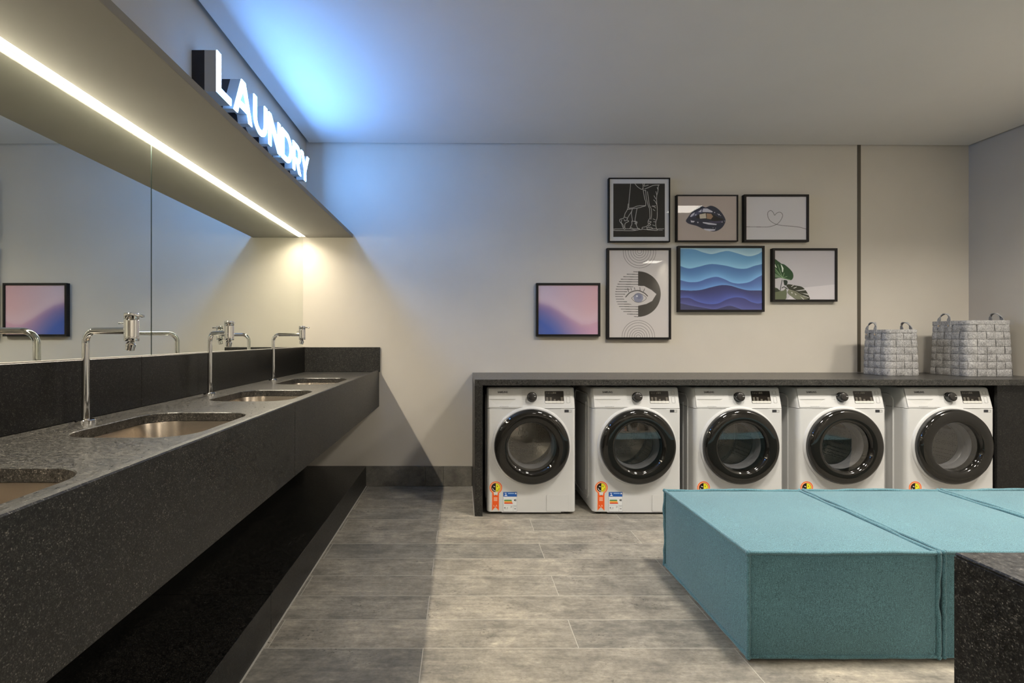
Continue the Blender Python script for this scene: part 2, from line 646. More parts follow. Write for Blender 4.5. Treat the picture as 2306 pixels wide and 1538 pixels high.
# ------------------------------------------------------------------ soffit, led, mirrors
XM = -1.276
YS0 = -1.6
so = MB()
so.cbox(XM + 0.031, -0.871, YS0, YB, 2.004, 2.033, 0.0015)
so.box(-1.2845, XM + 0.031, YS0, YB, 2.014, 2.033)
so_o = so.build('overhead_soffit', M['soffit'])
tag(so_o, 'long grey shelf-like soffit running above the mirrors and sinks', 'soffit')
led = thing('led_strip_light', 'glowing warm white light strip along the top of the mirrors', 'light', (XM, 0, 2.004))
MB().box(0.002, 0.027, YS0 + 0.02, YB - 0.03, 0.0015, 0.006).build('diffuser', M['led'], led)
MB().box(0.0, 0.031, YS0, YB - 0.001, 0.0065, 0.0095).build('channel', M['alu'], led)
ld = bpy.data.lights.new('led_lamp', 'AREA')
ld.shape = 'RECTANGLE'
ld.size, ld.size_y = 0.022, (YB - 0.10) - (YS0 + 0.02)
ld.energy = LED_E
ld.color = LED_COL
ld.spread = math.radians(150)
lo = bpy.data.objects.new('lamp', ld)
C.objects.link(lo)
lo.parent = led
lo.location = (0.0145, ((YB - 0.10) + (YS0 + 0.02)) / 2, 0.0008)

ZM0, ZM1 = 1.1225, 2.0035
for a, b, lab in ((2.0345, YB - 0.001, 'far wall mirror panel above the backsplash, next to the back wall'),
                  (-0.2, 2.028, 'near wall mirror panel left of the vertical seam, reflecting the pink picture')):
    mo = thing('wall_mirror', lab, 'mirror', (XM, a, ZM0), 0, 'mirror panels over the sinks')
    MB().box(-0.0015, 0, 0, b - a, 0, ZM1 - ZM0).build('mirror_glass', M['mirror'], mo)
    MB().box(-0.006, -0.002, -0.001, b - a + 0.001, 0, ZM1 - ZM0).build('backing', M['mirror_edge'], mo)

# ------------------------------------------------------------------ vanity
YV0 = -1.6
ZT = 0.92
XF = -0.66
van = thing('vanity_counter', 'long black speckled granite sink counter floating along the left wall', 'counter', (0, 0, 0))
SINK_Y = [0.80, 1.57, 2.345, 3.12]
SX0, SX1, SHY, SR = -1.118, -0.752, 0.228, 0.10


def hole_ring(mb, x0, x1, y0, y1, hx0, hx1, hy0, hy1, r, z, zb):
    """slab piece with rounded hole: top, bottom, hole wall"""
    hp = rrect(hx0, hx1, hy0, hy1, r, 10)
    cx, cy = (hx0 + hx1) / 2, (hy0 + hy1) / 2
    n = len(hp)
    op = []
    for (px, py) in hp:
        dx, dy = px - cx, py - cy
        s = 1e9
        if abs(dx) > 1e-9:
            s = min(s, ((x1 if dx > 0 else x0) - cx) / dx)
        if abs(dy) > 1e-9:
            s = min(s, ((y1 if dy > 0 else y0) - cy) / dy)
        op.append((cx + dx * s, cy + dy * s))
    # insert corners: move nearest outer point to each corner
    for (qx, qy) in ((x0, y0), (x1, y0), (x1, y1), (x0, y1)):
        k = min(range(n), key=lambda i: (op[i][0] - qx) ** 2 + (op[i][1] - qy) ** 2)
        op[k] = (qx, qy)
    e = 0.0022
    hp2 = rrect(hx0 - e, hx1 + e, hy0 - e, hy1 + e, r + e, 10)
    L = [[(p[0], p[1], z) for p in op], [(p[0], p[1], z) for p in hp2], [(p[0], p[1], z - e) for p in hp],
         [(p[0], p[1], zb) for p in hp], [(p[0], p[1], zb) for p in op]]
    mb.loft(L)


top = MB()
XB = XL + 0.001
cuts = [YV0, SINK_Y[0] - 0.38]
yy = YV0
ZTB = ZT - 0.03
def plain(y0, y1):
    top.add([(XB, y0, ZT), (XF - 0.022, y0, ZT), (XF - 0.022, y1, ZT), (XB, y1, ZT),
             (XB, y0, ZTB), (XF - 0.022, y0, ZTB), (XF - 0.022, y1, ZTB), (XB, y1, ZTB)],
            [(0, 1, 2, 3), (7, 6, 5, 4), (0, 4, 5, 1), (2, 6, 7, 3), (1, 5, 6, 2), (3, 7, 4, 0)])
for sy in SINK_Y:
    if sy - 0.30 > yy + 1e-4:
        plain(yy, sy - 0.30)
    hole_ring(top, XB, XF - 0.022, sy - 0.30, sy + 0.30, SX0, SX1, sy - SHY, sy + SHY, SR, ZT, ZTB)
    yy = sy + 0.30
plain(yy, YB - 0.001)
top.build('countertop', M['granite_top'], van)
# front apron with a raised lip, two slabs meeting at a seam
ap = MB()
for a, b in ((YV0, 1.9585), (1.9605, YB - 0.001)):
    ap.cbox(XF - 0.022, XF, a, b, 0.64, ZT + 0.016, 0.003)
ap.build('apron', M['granite'], van)
bk = thing('backsplash', 'long black granite backsplash strip under the mirrors', 'backsplash', (0, 0, 0))
bs = MB()
for a, b in ((YV0, 0.0), (0.001, 1.9395), (1.9405, YB - 0.0005)):
    bs.cbox(XL + 0.001, XM + 0.0195, a, b, ZT + 0.0004, 1.119, 0.0015)
bs.build('back_slab', M['granite_b'], bk)
bk2 = MB().cbox(XM + 0.02, XF + 0.008, YB - 0.02, YB - 0.0005, ZT + 0.0004, 1.119, 0.0015).build('backsplash', M['granite'])
tag(bk2, 'short black granite backsplash piece on the back wall at the counter end', 'backsplash')
MB().box(XL + 0.001, XM + 0.018, YV0, YB - 0.001, 1.1192, 1.1222).build('edge_trim', M['edge'], bk)
MB().box(XL + 0.002, XL + 0.014, YV0, YB - 0.002, 0.163, ZTB - 0.001).build('back_panel', M['granite_b'], van)

pl = thing('plinth', 'low black granite plinth on the floor beneath the sink counter', 'plinth', (0, 0, 0))
pm = MB()
for a, b in ((YV0, 1.979), (1.981, YB - 0.001)):
    pm.cbox(XL + 0.001, -0.763, a, b, 0.001, 0.161, 0.0015)
pm.build('granite_slab', M['granite_b'], pl)
MB().box(-0.7628, -0.757, YV0, YB - 0.013, 0.0, 0.003).build('grout_line', M['edge'], pl)

# sinks
sk = None
slabs = {0.80: 'steel undermount basin at the left edge of the photo, nearest the camera',
         1.57: 'steel undermount basin under the nearest chrome tap, second from the camera',
         2.345: 'steel undermount basin under the middle chrome tap, third from the camera',
         3.12: 'steel undermount basin nearest the back wall, under the farthest tap'}
for sy in SINK_Y:
    if sk is None:
        sk = thing('sink', 'x', 'sink')
        mb = MB()
        cx = (SX0 + SX1) / 2
        hw, hl = (SX1 - SX0) / 2, SHY
        L = []
        for ins, z, r in ((-0.022, -0.002, 0.115), (-0.004, -0.002, 0.103), (-0.003, -0.008, 0.103), (0.004, -0.06, 0.10), (0.012, -0.11, 0.095),
                          (0.024, -0.136, 0.088), (0.045, -0.15, 0.075), (0.09, -0.154, 0.05), (0.13, -0.156, 0.03)):
            L.append([(p[0], p[1], z) for p in rrect(-hw + ins, hw - ins, -hl + ins, hl - ins, r, 10)])
        mb.loft(L, cap1=True)
        mb.build('basin', M['steel'], sk, smooth=True)
        dr = MB()
        dr.lathe([(0.0, -0.1545), (0.028, -0.1545), (0.034, -0.152), (0.036, -0.1555)], 32)
        dr.build('drain', M['chrome'], sk, smooth=True)
        o = sk
    else:
        o = copy_tree(sk)
    o.location = ((SX0 + SX1) / 2, sy, ZTB)
    tag(o, slabs[sy], 'sink', 'sinks in the black counter')

# taps
def make_tap():
    r = thing('faucet', 'x', 'tap')
    MB().lathe([(0.0, 0.0), (0.0275, 0.0), (0.0275, 0.0105), (0.0262, 0.012), (0.0, 0.012)], 40).build('base_flange', M['chrome'], r, smooth=True)
    rr = 0.0105
    pts = [(0, 0, 0.011), (0, 0, 0.1), (0, 0, 0.254)]
    R = 0.04
    for k in range(1, 13):
        a = PI / 2 * k / 12
        pts.append((R - R * math.cos(a), 0, 0.254 + R * math.sin(a)))
    pts.append((0.10, 0, 0.294))
    pts.append((0.170, 0, 0.294))
    MB().tube(pts, rr, 20).build('spout_pipe', M['chrome'], r, smooth=True)
    h = MB()
    fr = lambda p: (p[0] + 0.185, p[1], p[2])
    h.lathe([(0.0, 0.262), (0.0195, 0.262), (0.0205, 0.264), (0.0205, 0.272), (0.0192, 0.273), (0.0192, 0.275), (0.0205, 0.276), (0.0205, 0.326), (0.019, 0.3275), (0.0, 0.3275)], 40, fr)
    hb = h.build('valve_body', M['chrome'], r, smooth=True)
    MB().lathe([(0.0, 0.3278), (0.0190, 0.3278), (0.0205, 0.330), (0.0205, 0.346), (0.0190, 0.348), (0.0, 0.348)], 40, fr).build('valve_cap', M['chrome'], hb, smooth=True)
    lv = MB()
    lv.tube([(0.200, 0, 0.3385), (0.222, 0, 0.3385), (0.224, 0, 0.3385), (0.232, 0, 0.338)], [0.0030, 0.0030, 0.0045, 0.0042], 14)
    lv.build('lever', M['chrome'], r, smooth=True)
    MB().tube([(0.150, 0.0, 0.3135), (0.166, 0, 0.3135)], 0.0012, 8).build('pin', M['chrome'], r, smooth=True)
    # swivel aerator hanging below the body, tilted back
    A = Matrix.Translation((0.185, 0, 0.262)) @ Matrix.Rotation(math.radians(14), 4, 'Y')
    fa = lambda p: tuple(A @ Vector(p))
    MB().lathe([(0.0, 0.001), (0.007, 0.0), (0.0105, -0.005), (0.0125, -0.008), (0.0140, -0.009), (0.0140, -0.017), (0.0128, -0.018), (0.0128, -0.028), (0.0115, -0.029), (0.0, -0.027)], 32, fa).build('aerator', M['chrome'], r, smooth=True)
    return r


TAPS = [(-1.198, 1.573, -15, 'chrome bridge tap nearest the camera, standing behind the second basin'),
        (-1.198, 2.352, -38, 'middle chrome bridge tap on the counter, its spout swung towards the camera'),
        (-1.198, 3.146, 0, 'farthest chrome bridge tap, near the back wall at the mirror edge')]
tp = make_tap()
for i, (x, y, a, lab) in enumerate(TAPS):
    o = tp if i == 0 else copy_tree(tp)
    o.location = (x, y, ZT)
    o.rotation_euler = (0, 0, math.radians(a))
    tag(o, lab, 'tap', 'chrome taps at the sinks')

# ------------------------------------------------------------------ LAUNDRY sign
sg = thing('laundry_sign', 'illuminated blue-white LAUNDRY letters on the wall above the soffit', 'sign', (-1.25, 0, 2.336))
LH = 0.192
def arc(cx, cy, rx, ry, a0, a1, n=16):
    return [(cx + rx * math.cos(math.radians(a0 + (a1 - a0) * i / n)), cy + ry * math.sin(math.radians(a0 + (a1 - a0) * i / n))) for i in range(n + 1)]
T = 0.0385
def letter_shape(ch, W):
    H = LH
    if ch == 'L':
        return [(0, 0), (W, 0), (W, T * 0.85), (T, T * 0.85), (T, H), (0, H)], []
    if ch == 'A':
        s = T * 1.08
        c_ = W / 2
        out = [(0, 0), (s, 0), (s + 0.014, 0.042), (W - s - 0.014, 0.042), (W - s, 0), (W, 0), (c_ + s * 0.55, H), (c_ - s * 0.55, H)]
        hole = [(s + 0.026, 0.075), (c_, 0.148), (W - s - 0.026, 0.075)]
        return out, [hole]
    if ch == 'U':
        ro = W / 2
        ri = W / 2 - T
        yb = 0.085
        out = [(0, H)] + arc(ro, yb, ro, yb, 180, 360) + [(W, H), (W - T, H)] + arc(ro, yb, ri, yb - T * 0.85, 360, 180) + [(T, H)]
        return out, []
    if ch == 'N':
        return [(0, 0), (T, 0), (T, H * 0.60), (W - T * 0.92, 0), (W, 0), (W, H), (W - T, H), (W - T, H * 0.40), (T * 0.92, H), (0, H)], []
    if ch == 'D':
        k = W - H / 2
        out = [(0, 0)] + arc(k, H / 2, W - k, H / 2, -90, 90) + [(0, H)]
        hole = [(T, T * 0.85)] + arc(k, H / 2, W - k - T, H / 2 - T * 0.85, -90, 90) + [(T, H - T * 0.85)]
        return out, [hole]
    if ch == 'R':
        ry = 0.064
        cy = H - ry
        k = W - 0.072
        out = [(0, 0), (T, 0), (T, H - 2 * ry), (W * 0.42, H - 2 * ry), (W - T * 1.12, 0), (W + 0.004, 0), (W - 0.045, H - 2 * ry + 0.008)] + arc(k, cy, W - 0.004 - k, ry, -55, 90) + [(0, H)]
        hole = [(T, H - 2 * ry + T * 0.82)] + arc(k, cy, W - 0.004 - k - T, ry - T * 0.82, -90, 90) + [(T, H - T * 0.82)]
        return out, [hole]
    if ch == 'Y':
        c_ = W / 2
        return [(c_ - T / 2, 0), (c_ + T / 2, 0), (c_ + T / 2, 0.07), (W, H), (W - T * 1.12, H), (c_, 0.108), (T * 1.12, H), (0, H), (c_ - T / 2, 0.07)], []

for ch, y0, y1 in (('L', 2.287, 2.43), ('A', 2.459, 2.673), ('U', 2.694, 2.878), ('N', 2.905, 3.09), ('D', 3.12, 3.302), ('R', 3.325, 3.487), ('Y', 3.495, 3.67)):
    out, holes = letter_shape(ch, y1 - y0)
    fr = lambda u, v_, d, y0=y0: (d, y0 + u, v_)
    le = MB().plate(out, holes, fr, 0.1145, 0.060).build('letter', M['sign_grey'], sg)
    MB().plate(out, holes, fr, 0.1195, 0.1148).build('lit_face', M['sign'], le)
    MB().plate(out, holes, fr, 0.0597, 0.001).build('backing', M['sign_dark'], le)

# ------------------------------------------------------------------ raster art on fine grids
class Art:
    def __init__(self, rect, nx, bg):
        self.x0, self.y0, self.x1, self.y1 = rect
        self.ss = 2
        self.nx = nx
        self.ny = max(2, int(round(nx * (self.y1 - self.y0) / (self.x1 - self.x0))))
        W, H = self.nx * self.ss, self.ny * self.ss
        self.X, self.Y = np.meshgrid(self.x0 + (np.arange(W) + 0.5) / W * (self.x1 - self.x0),
                                     self.y0 + (np.arange(H) + 0.5) / H * (self.y1 - self.y0))
        self.a = np.zeros((H, W, 3))
        self.a[:] = bg
        self.mask = np.ones((H, W), bool)

    def inside(self, pts):
        r = np.zeros(self.X.shape, bool)
        n = len(pts)
        for i in range(n):
            ax, ay = pts[i]
            bx, by = pts[(i + 1) % n]
            if ay == by:
                continue
            c_ = (ay > self.Y) != (by > self.Y)
            r ^= c_ & (self.X < (bx - ax) * (self.Y - ay) / (by - ay) + ax)
        return r

    def poly(self, pts, col, smooth=False):
        if smooth:
            pts = catmull(pts, 6, True)
        self.a[self.inside(pts)] = col

    def circle(self, cx, cy, r, col):
        self.a[(self.X - cx) ** 2 + (self.Y - cy) ** 2 < r * r] = col

    def ring(self, cx, cy, r, wd, col):
        d = np.abs(np.hypot(self.X - cx, self.Y - cy) - r)
        self.a[d < wd / 2] = col

    def line(self, pts, wd, col, smooth=False):
        if smooth and len(pts) > 2:
            pts = catmull(pts, 6)
        for (ax, ay), (bx, by) in zip(pts[:-1], pts[1:]):
            dx, dy = bx - ax, by - ay
            L2 = dx * dx + dy * dy + 1e-9
            tt = np.clip(((self.X - ax) * dx + (self.Y - ay) * dy) / L2, 0, 1)
            d2 = (self.X - ax - tt * dx) ** 2 + (self.Y - ay - tt * dy) ** 2
            self.a[d2 < wd * wd / 4] = col

    def rect(self, x0, y0, x1, y1, col):
        self.a[(self.X >= x0) & (self.X < x1) & (self.Y >= y0) & (self.Y < y1)] = col

    def build(self, name, parent, W, H, fr, mat_=None):
        """fr(u,v) with u in 0..W, v in 0..H (v up)"""
        s = self.ss
        a = self.a.reshape(self.ny, s, self.nx, s, 3)
        lin = np.minimum(0.85, 1.35 * np.where(a <= 10.31, a / 255 / 12.92, ((a / 255 + 0.055) / 1.055) ** 2.4).mean(axis=(1, 3)))
        keep = self.mask.reshape(self.ny, s, self.nx, s).mean(axis=(1, 3)) > 0.5
        nx, ny = self.nx, self.ny
        verts = []
        for j in range(ny):
            vv = H * (1 - j / (ny - 1))
            for i in range(nx):
                verts.append(fr(W * i / (nx - 1), vv))
        faces = []
        for j in range(ny - 1):
            for i in range(nx - 1):
                if keep[j, i] and keep[j + 1, i + 1] and keep[j, i + 1] and keep[j + 1, i]:
                    k = j * nx + i
                    faces.append((k, k + nx, k + nx + 1, k + 1))
        me = bpy.data.meshes.new(name)
        me.from_pydata(verts, [], faces)
        at = me.color_attributes.new('print', 'FLOAT_COLOR', 'POINT')
        buf = np.ones((ny * nx, 4), np.float32)
        buf[:, :3] = lin.reshape(-1, 3)
        at.data.foreach_set('color', buf.ravel())
        me.materials.append(mat_ or M['print'])
        me.update()
        o = bpy.data.objects.new(name, me)
        C.objects.link(o)
        o.parent = parent
        return o


def art_couple():
    A = Art((105, 105, 1420, 1465), 230, (190, 190, 190))
    A.rect(187, 205, 1330, 1375, (24, 23, 20))
    wc = (196, 194, 188)
    S = [[(572, 205), (550, 450), (535, 600), (530, 740)],
         [(530, 745), (620, 735), (740, 693), (905, 690)], [(505, 772), (600, 757), (740, 738), (860, 705), (905, 690)],
         [(845, 205), (850, 330), (880, 520), (905, 600), (905, 690)], [(665, 205), (720, 270), (800, 325), (835, 325), (850, 290)],
         [(880, 325), (960, 295), (1080, 245), (1210, 235)], [(880, 210), (870, 260), (930, 250), (965, 240)], [(870, 355), (905, 355)],
         [(905, 350), (920, 520), (960, 680), (990, 760), (1000, 960)],
         [(945, 380), (965, 520), (990, 680), (1030, 760), (1035, 900), (1020, 990)],
         [(1185, 240), (1175, 380), (1150, 480), (1150, 620), (1165, 760), (1160, 950), (1135, 1030), (1130, 1120), (1150, 1200)],
         [(1135, 380), (1150, 450)], [(1160, 290), (1180, 340)], [(1090, 470), (1130, 540)], [(1080, 560), (1120, 600), (1150, 660)], [(1040, 705), (1130, 690)],
         [(1060, 690), (1130, 740)], [(1070, 770), (1110, 800)], [(1070, 980), (1120, 1000)], [(1080, 1040), (1130, 1045)], [(1060, 1110), (1110, 1130)],
         [(520, 650), (500, 770), (450, 860), (430, 935)], [(600, 810), (545, 890), (500, 965)],
         [(430, 935), (410, 965), (335, 990), (335, 1040), (370, 1080), (415, 1195), (450, 1200), (440, 1130), (460, 1070), (530, 1030), (490, 1000), (500, 965), (430, 935)],
         [(375, 1000), (365, 1060), (400, 1100), (430, 1180)], [(430, 990), (440, 1020), (480, 1010)],
         [(610, 765), (590, 850), (605, 960), (612, 1020)], [(715, 745), (695, 850), (675, 960), (670, 1020)],
         [(595, 1030), (600, 1090), (565, 1170), (570, 1195), (700, 1225), (775, 1200), (730, 1180), (700, 1110), (710, 1040), (595, 1030)],
         [(660, 1040), (700, 1060), (665, 1080), (700, 1095)], [(570, 1160), (640, 1195), (760, 1190)],
         [(1000, 960), (960, 1030), (960, 1110), (900, 1150), (835, 1165), (830, 1195), (920, 1210), (1060, 1195), (1150, 1200), (1150, 1230), (940, 1215)],
         [(930, 1170), (1030, 1165), (1060, 1195)], [(975, 1030), (1030, 1045), (980, 1080), (1020, 1100), (960, 1140)], [(930, 1160), (940, 1205)],
         [(187, 1200), (400, 1195)], [(460, 1195), (560, 1195)], [(1170, 1200), (1310, 1195)], [(187, 1230), (600, 1235), (700, 1225)], [(1190, 1225), (1280, 1225)], [(775, 1212), (830, 1210)]]
    for s_ in S:
        A.line(s_, 8.5, wc, True)
    return A


def art_lips():
    A = Art((140, 130, 1880, 1415), 230, (170, 158, 150))
    nv = (36, 40, 58)
    A.poly([(390, 850), (450, 740), (560, 600), (700, 470), (800, 410), (880, 425), (960, 455), (1020, 440), (1100, 410), (1200, 425), (1320, 490), (1430, 600), (1510, 720), (1550, 820), (1530, 920), (1450, 1040), (1330, 1120), (1200, 1150), (1050, 1130), (880, 1070), (700, 990), (480, 930)], nv, True)
    A.poly([(560, 650), (700, 580), (900, 480), (1050, 500), (1180, 570), (1100, 610), (900, 600), (700, 700), (560, 740)], (62, 66, 92), True)
    A.poly([(690, 730), (790, 640), (960, 610), (1150, 640), (1330, 740), (1500, 800), (1400, 835), (1200, 845), (1040, 800), (900, 790), (760, 780)], (24, 21, 20), True)
    A.poly([(785, 660), (970, 625), (985, 770), (800, 782)], (188, 180, 165))
    A.poly([(995, 630), (1130, 640), (1185, 720), (1120, 800), (1000, 780)], (150, 122, 98))
    A.poly([(1060, 860), (1300, 860), (1480, 840), (1400, 900), (1150, 900)], (66, 62, 88), True)
    hl = (190, 190, 200)
    for p in ([(510, 720), (560, 650), (650, 600), (620, 680), (540, 735)], [(750, 590), (850, 510), (840, 590)],
              [(870, 560), (900, 490), (1020, 490), (1170, 570), (1170, 600), (1010, 590), (880, 590)],
              [(530, 820), (560, 840), (650, 850), (620, 890), (540, 890)], [(880, 880), (1000, 890), (1290, 935), (1280, 965), (1050, 950), (890, 910)],
              [(900, 1070), (1050, 1075), (1260, 1090), (1230, 1125), (1080, 1140), (950, 1110)], [(640, 680), (700, 640), (690, 690)]):
        A.poly(p, hl)
    for x, y, r in ((740, 890, 18), (1230, 605, 14), (1360, 665, 20), (1405, 690, 10), (1320, 645, 10), (1450, 880, 12), (1185, 1045, 9), (1260, 1055, 9), (1525, 850, 9)):
        A.circle(x, y, r, hl)
    return A


def art_heart():
    A = Art((935, 113, 1618, 608), 230, (184, 182, 184))
    A.line([(935, 458), (1100, 460), (1180, 460), (1240, 447), (1290, 425), (1330, 380), (1350, 330), (1335, 298), (1305, 292), (1278, 306), (1260, 326), (1245, 297), (1220, 273), (1190, 285), (1180, 320), (1195, 370), (1230, 405), (1280, 430), (1350, 444), (1450, 452), (1540, 463), (1618, 485)], 5, (70, 68, 68), True)
    return A


def art_waves():
    A = Art((165, 710, 1110, 1418), 230, (135, 170, 190))
    W = [[(165, 720), (320, 725), (430, 760), (530, 780), (640, 755), (720, 745), (820, 770), (950, 805), (1050, 785), (1110, 750)],
         [(165, 915), (270, 945), (380, 925), (480, 900), (560, 895), (700, 915), (830, 945), (930, 945), (1020, 915), (1110, 895)],
         [(165, 1075), (270, 1100), (380, 1095), (480, 1060), (580, 1040), (660, 1060), (760, 1105), (850, 1117), (960, 1100), (1050, 1050), (1110, 1020)],
         [(165, 1190), (280, 1197), (400, 1190), (520, 1160), (640, 1135), (740, 1140), (860, 1175), (960, 1195), (1110, 1195)],
         [(165, 1280), (270, 1280), (360, 1320), (480, 1350), (600, 1345), (700, 1300), (800, 1275), (900, 1285), (980, 1325), (1060, 1345), (1110, 1335)],
         [(165, 1340), (300, 1370), (450, 1395), (560, 1410), (650, 1390), (740, 1370), (840, 1400), (900, 1418), (1110, 1425)]]
    cols = [((80, 138, 185), (125, 185, 215)), ((62, 108, 168), (108, 170, 218)), ((62, 92, 160), (92, 145, 208)), ((48, 52, 104), (72, 90, 178)), ((58, 60, 118), (80, 86, 156)), ((56, 58, 98), (64, 66, 110))]
    Yc = [np.interp(A.X, *zip(*catmull(w_, 6))) for w_ in W] + [np.full(A.X.shape, 1470.0)]
    top0 = 640.0
    f = np.clip((A.Y - top0) / (Yc[0] - top0), 0, 1) ** 3
    A.a = (1 - f)[..., None] * np.array((118, 160, 185.)) + f[..., None] * np.array((160, 195, 205.))
    for k in range(6):
        msk = A.Y >= Yc[k]
        f = np.clip((A.Y - Yc[k]) / np.maximum(Yc[k + 1] - Yc[k], 1), 0, 1) ** 1.6
        c_ = (1 - f)[..., None] * np.array(cols[k][0], float) + f[..., None] * np.array(cols[k][1], float)
        A.a[msk] = c_[msk]
    A.a = A.a * 0.84 + A.a.mean(axis=2, keepdims=True) * 0.16
    return A


def art_leaf():
    bg = (164, 161, 164)
    A = Art((190, 150, 1670, 1360), 230, bg)
    A.poly([(700, 1110), (950, 1060), (1670, 985), (1670, 1370), (500, 1370)], (182, 178, 180))
    dk = (34, 62, 34)
    A.poly([(170, 380), (300, 430), (360, 475), (440, 500), (560, 600), (640, 700), (655, 800), (620, 870), (560, 880), (480, 860), (390, 838), (330, 822), (170, 812)], dk, True)
    A.poly([(190, 700), (390, 835), (330, 822), (190, 815)], (92, 112, 88))
    A.poly([(190, 560), (300, 700), (390, 830), (300, 770), (190, 650)], (70, 98, 66))
    A.poly([(345, 485), (375, 520), (412, 590), (402, 680), (382, 685), (375, 600)], (190, 200, 188))
    A.poly([(190, 465), (215, 500), (252, 585), (215, 560), (190, 520)], (190, 200, 188))
    for p in ([(390, 830), (200, 580)], [(390, 830), (432, 705)], [(390, 830), (500, 790)], [(390, 830), (275, 500)], [(390, 830), (570, 870)]):
        A.line(p, 9, (122, 150, 112))
    A.line([(190, 828), (330, 826)], 8, (40, 50, 40))
    A.poly([(480, 1020), (540, 980), (700, 1010), (850, 1040), (940, 1110), (1010, 1220), (1045, 1365), (760, 1365), (620, 1290), (510, 1190), (540, 1110)], (44, 46, 34), True)
    A.poly([(540, 1110), (700, 1180), (900, 1290), (1000, 1365), (760, 1365), (620, 1290), (510, 1190)], (104, 106, 88))
    li = (184, 182, 178)
    for p in ([(595, 1045), (650, 1003), (668, 1004), (620, 1042)], [(648, 1078), (740, 1043), (730, 1060), (680, 1085)], [(708, 1140), (940, 1108), (952, 1128), (800, 1145)], [(795, 1190), (1000, 1218), (1022, 1250), (880, 1205)],
              [(875, 1250), (1030, 1308), (1034, 1325), (900, 1268)], [(815, 1268), (925, 1355), (900, 1362)], [(600, 1170), (640, 1190), (620, 1215)], [(690, 1200), (735, 1240), (710, 1250)]):
        A.poly(p, li)
    A.line([(540, 1110), (720, 1170), (1000, 1340)], 9, (150, 150, 130))
    A.poly([(415, 880), (500, 890), (515, 940), (490, 1000), (440, 1010), (420, 950)], (26, 38, 28), True)
    A.line([(380, 880), (355, 1000), (332, 1140)], 18, (36, 42, 46))
    A.poly([(170, 1085), (260, 1080), (330, 1140), (420, 1130), (470, 1080), (492, 1150), (490, 1250), (450, 1360), (170, 1370)], (86, 92, 70), True)
    A.poly([(190, 1085), (260, 1080), (330, 1140), (300, 1160), (190, 1180)], (46, 52, 38))
    A.line([(380, 1072), (430, 1048), (510, 1095)], 22, (40, 44, 38), True)
    return A


def art_eye():
    bg = (186, 180, 175)
    A = Art((735, 700, 1255, 1455), 230, bg)
    ik = (84, 80, 76)
    dk = (60, 56, 50)
    for cx, cy in ((1000, 712), (990, 1450)):
        for r in (18, 36, 56, 76, 98, 122, 142):
            A.ring(cx, cy, r, 3.2, ik)
    cx, cy, R = 988, 1080, 197
    msk = ((A.X - cx) ** 2 + (A.Y - cy) ** 2 < R * R) & (A.X >= cx)
    A.a[msk] = dk
    y = cy - R + 4
    while y < cy + R:
        wd = math.sqrt(max(0, R * R - (y - cy) ** 2))
        A.line([(cx - wd, y), (cx, y + 2)], 5, dk)
        y += 21.5
    A.poly([(850, 1112), (900, 1050), (960, 1008), (1040, 1010), (1105, 1045), (1147, 1080), (1110, 1140), (1060, 1165), (985, 1182), (915, 1165)], bg)
    A.line([(880, 1105), (920, 1066), (985, 1050), (1040, 1070), (1070, 1097)], 8, dk, True)
    A.circle(990, 1112, 42, (128, 130, 146))
    A.circle(996, 1104, 20, (112, 114, 132))
    A.circle(978, 1098, 8, (190, 190, 195))
    A.line([(930, 1115), (965, 1086), (1000, 1078), (1035, 1090), (1060, 1115), (1030, 1142), (990, 1152), (955, 1142), (930, 1115)], 4, ik, True)
    for p in ([(905, 1062), (897, 1030)], [(930, 1047), (925, 1028)], [(960, 1042), (955, 1024)], [(1005, 1047), (1003, 1022)], [(1035, 1058), (1045, 1033)]):
        A.line(p, 5, dk)
    return A


def art_gradient():
    A = Art((125, 1010, 645, 1430), 120, (190, 160, 170))
    u = (A.X - 125) / 520
    v_ = (A.Y - 1010) / 420
    yb = np.interp(A.X, [125, 220, 300, 400, 500, 570, 645], [1160, 1185, 1225, 1290, 1345, 1345, 1320])
    up = (1 - u)[..., None] * np.array((186, 172, 186.)) + u[..., None] * np.array((196, 156, 160.))
    gl = np.exp(-((A.Y - yb) / 90.0) ** 2)[..., None] * (A.Y < yb)[..., None]
    up = up * (1 - gl * 0.6) + np.array((200, 178, 188.)) * gl * 0.6
    d = np.clip((A.Y - yb) / 230, 0, 1)
    lo = (1 - u)[..., None] * np.array((134, 108, 150.)) + u[..., None] * np.array((188, 146, 164.))
    bl = np.clip(d * 1.5 * (1 - u * 1.15), 0, 1)[..., None]
    lo = lo * (1 - bl) + np.array((56, 84, 158.)) * bl
    s = 1 / (1 + np.exp(-(A.Y - yb) / 14.0))
    A.a = up * (1 - s)[..., None] + lo * s[..., None]
    return A


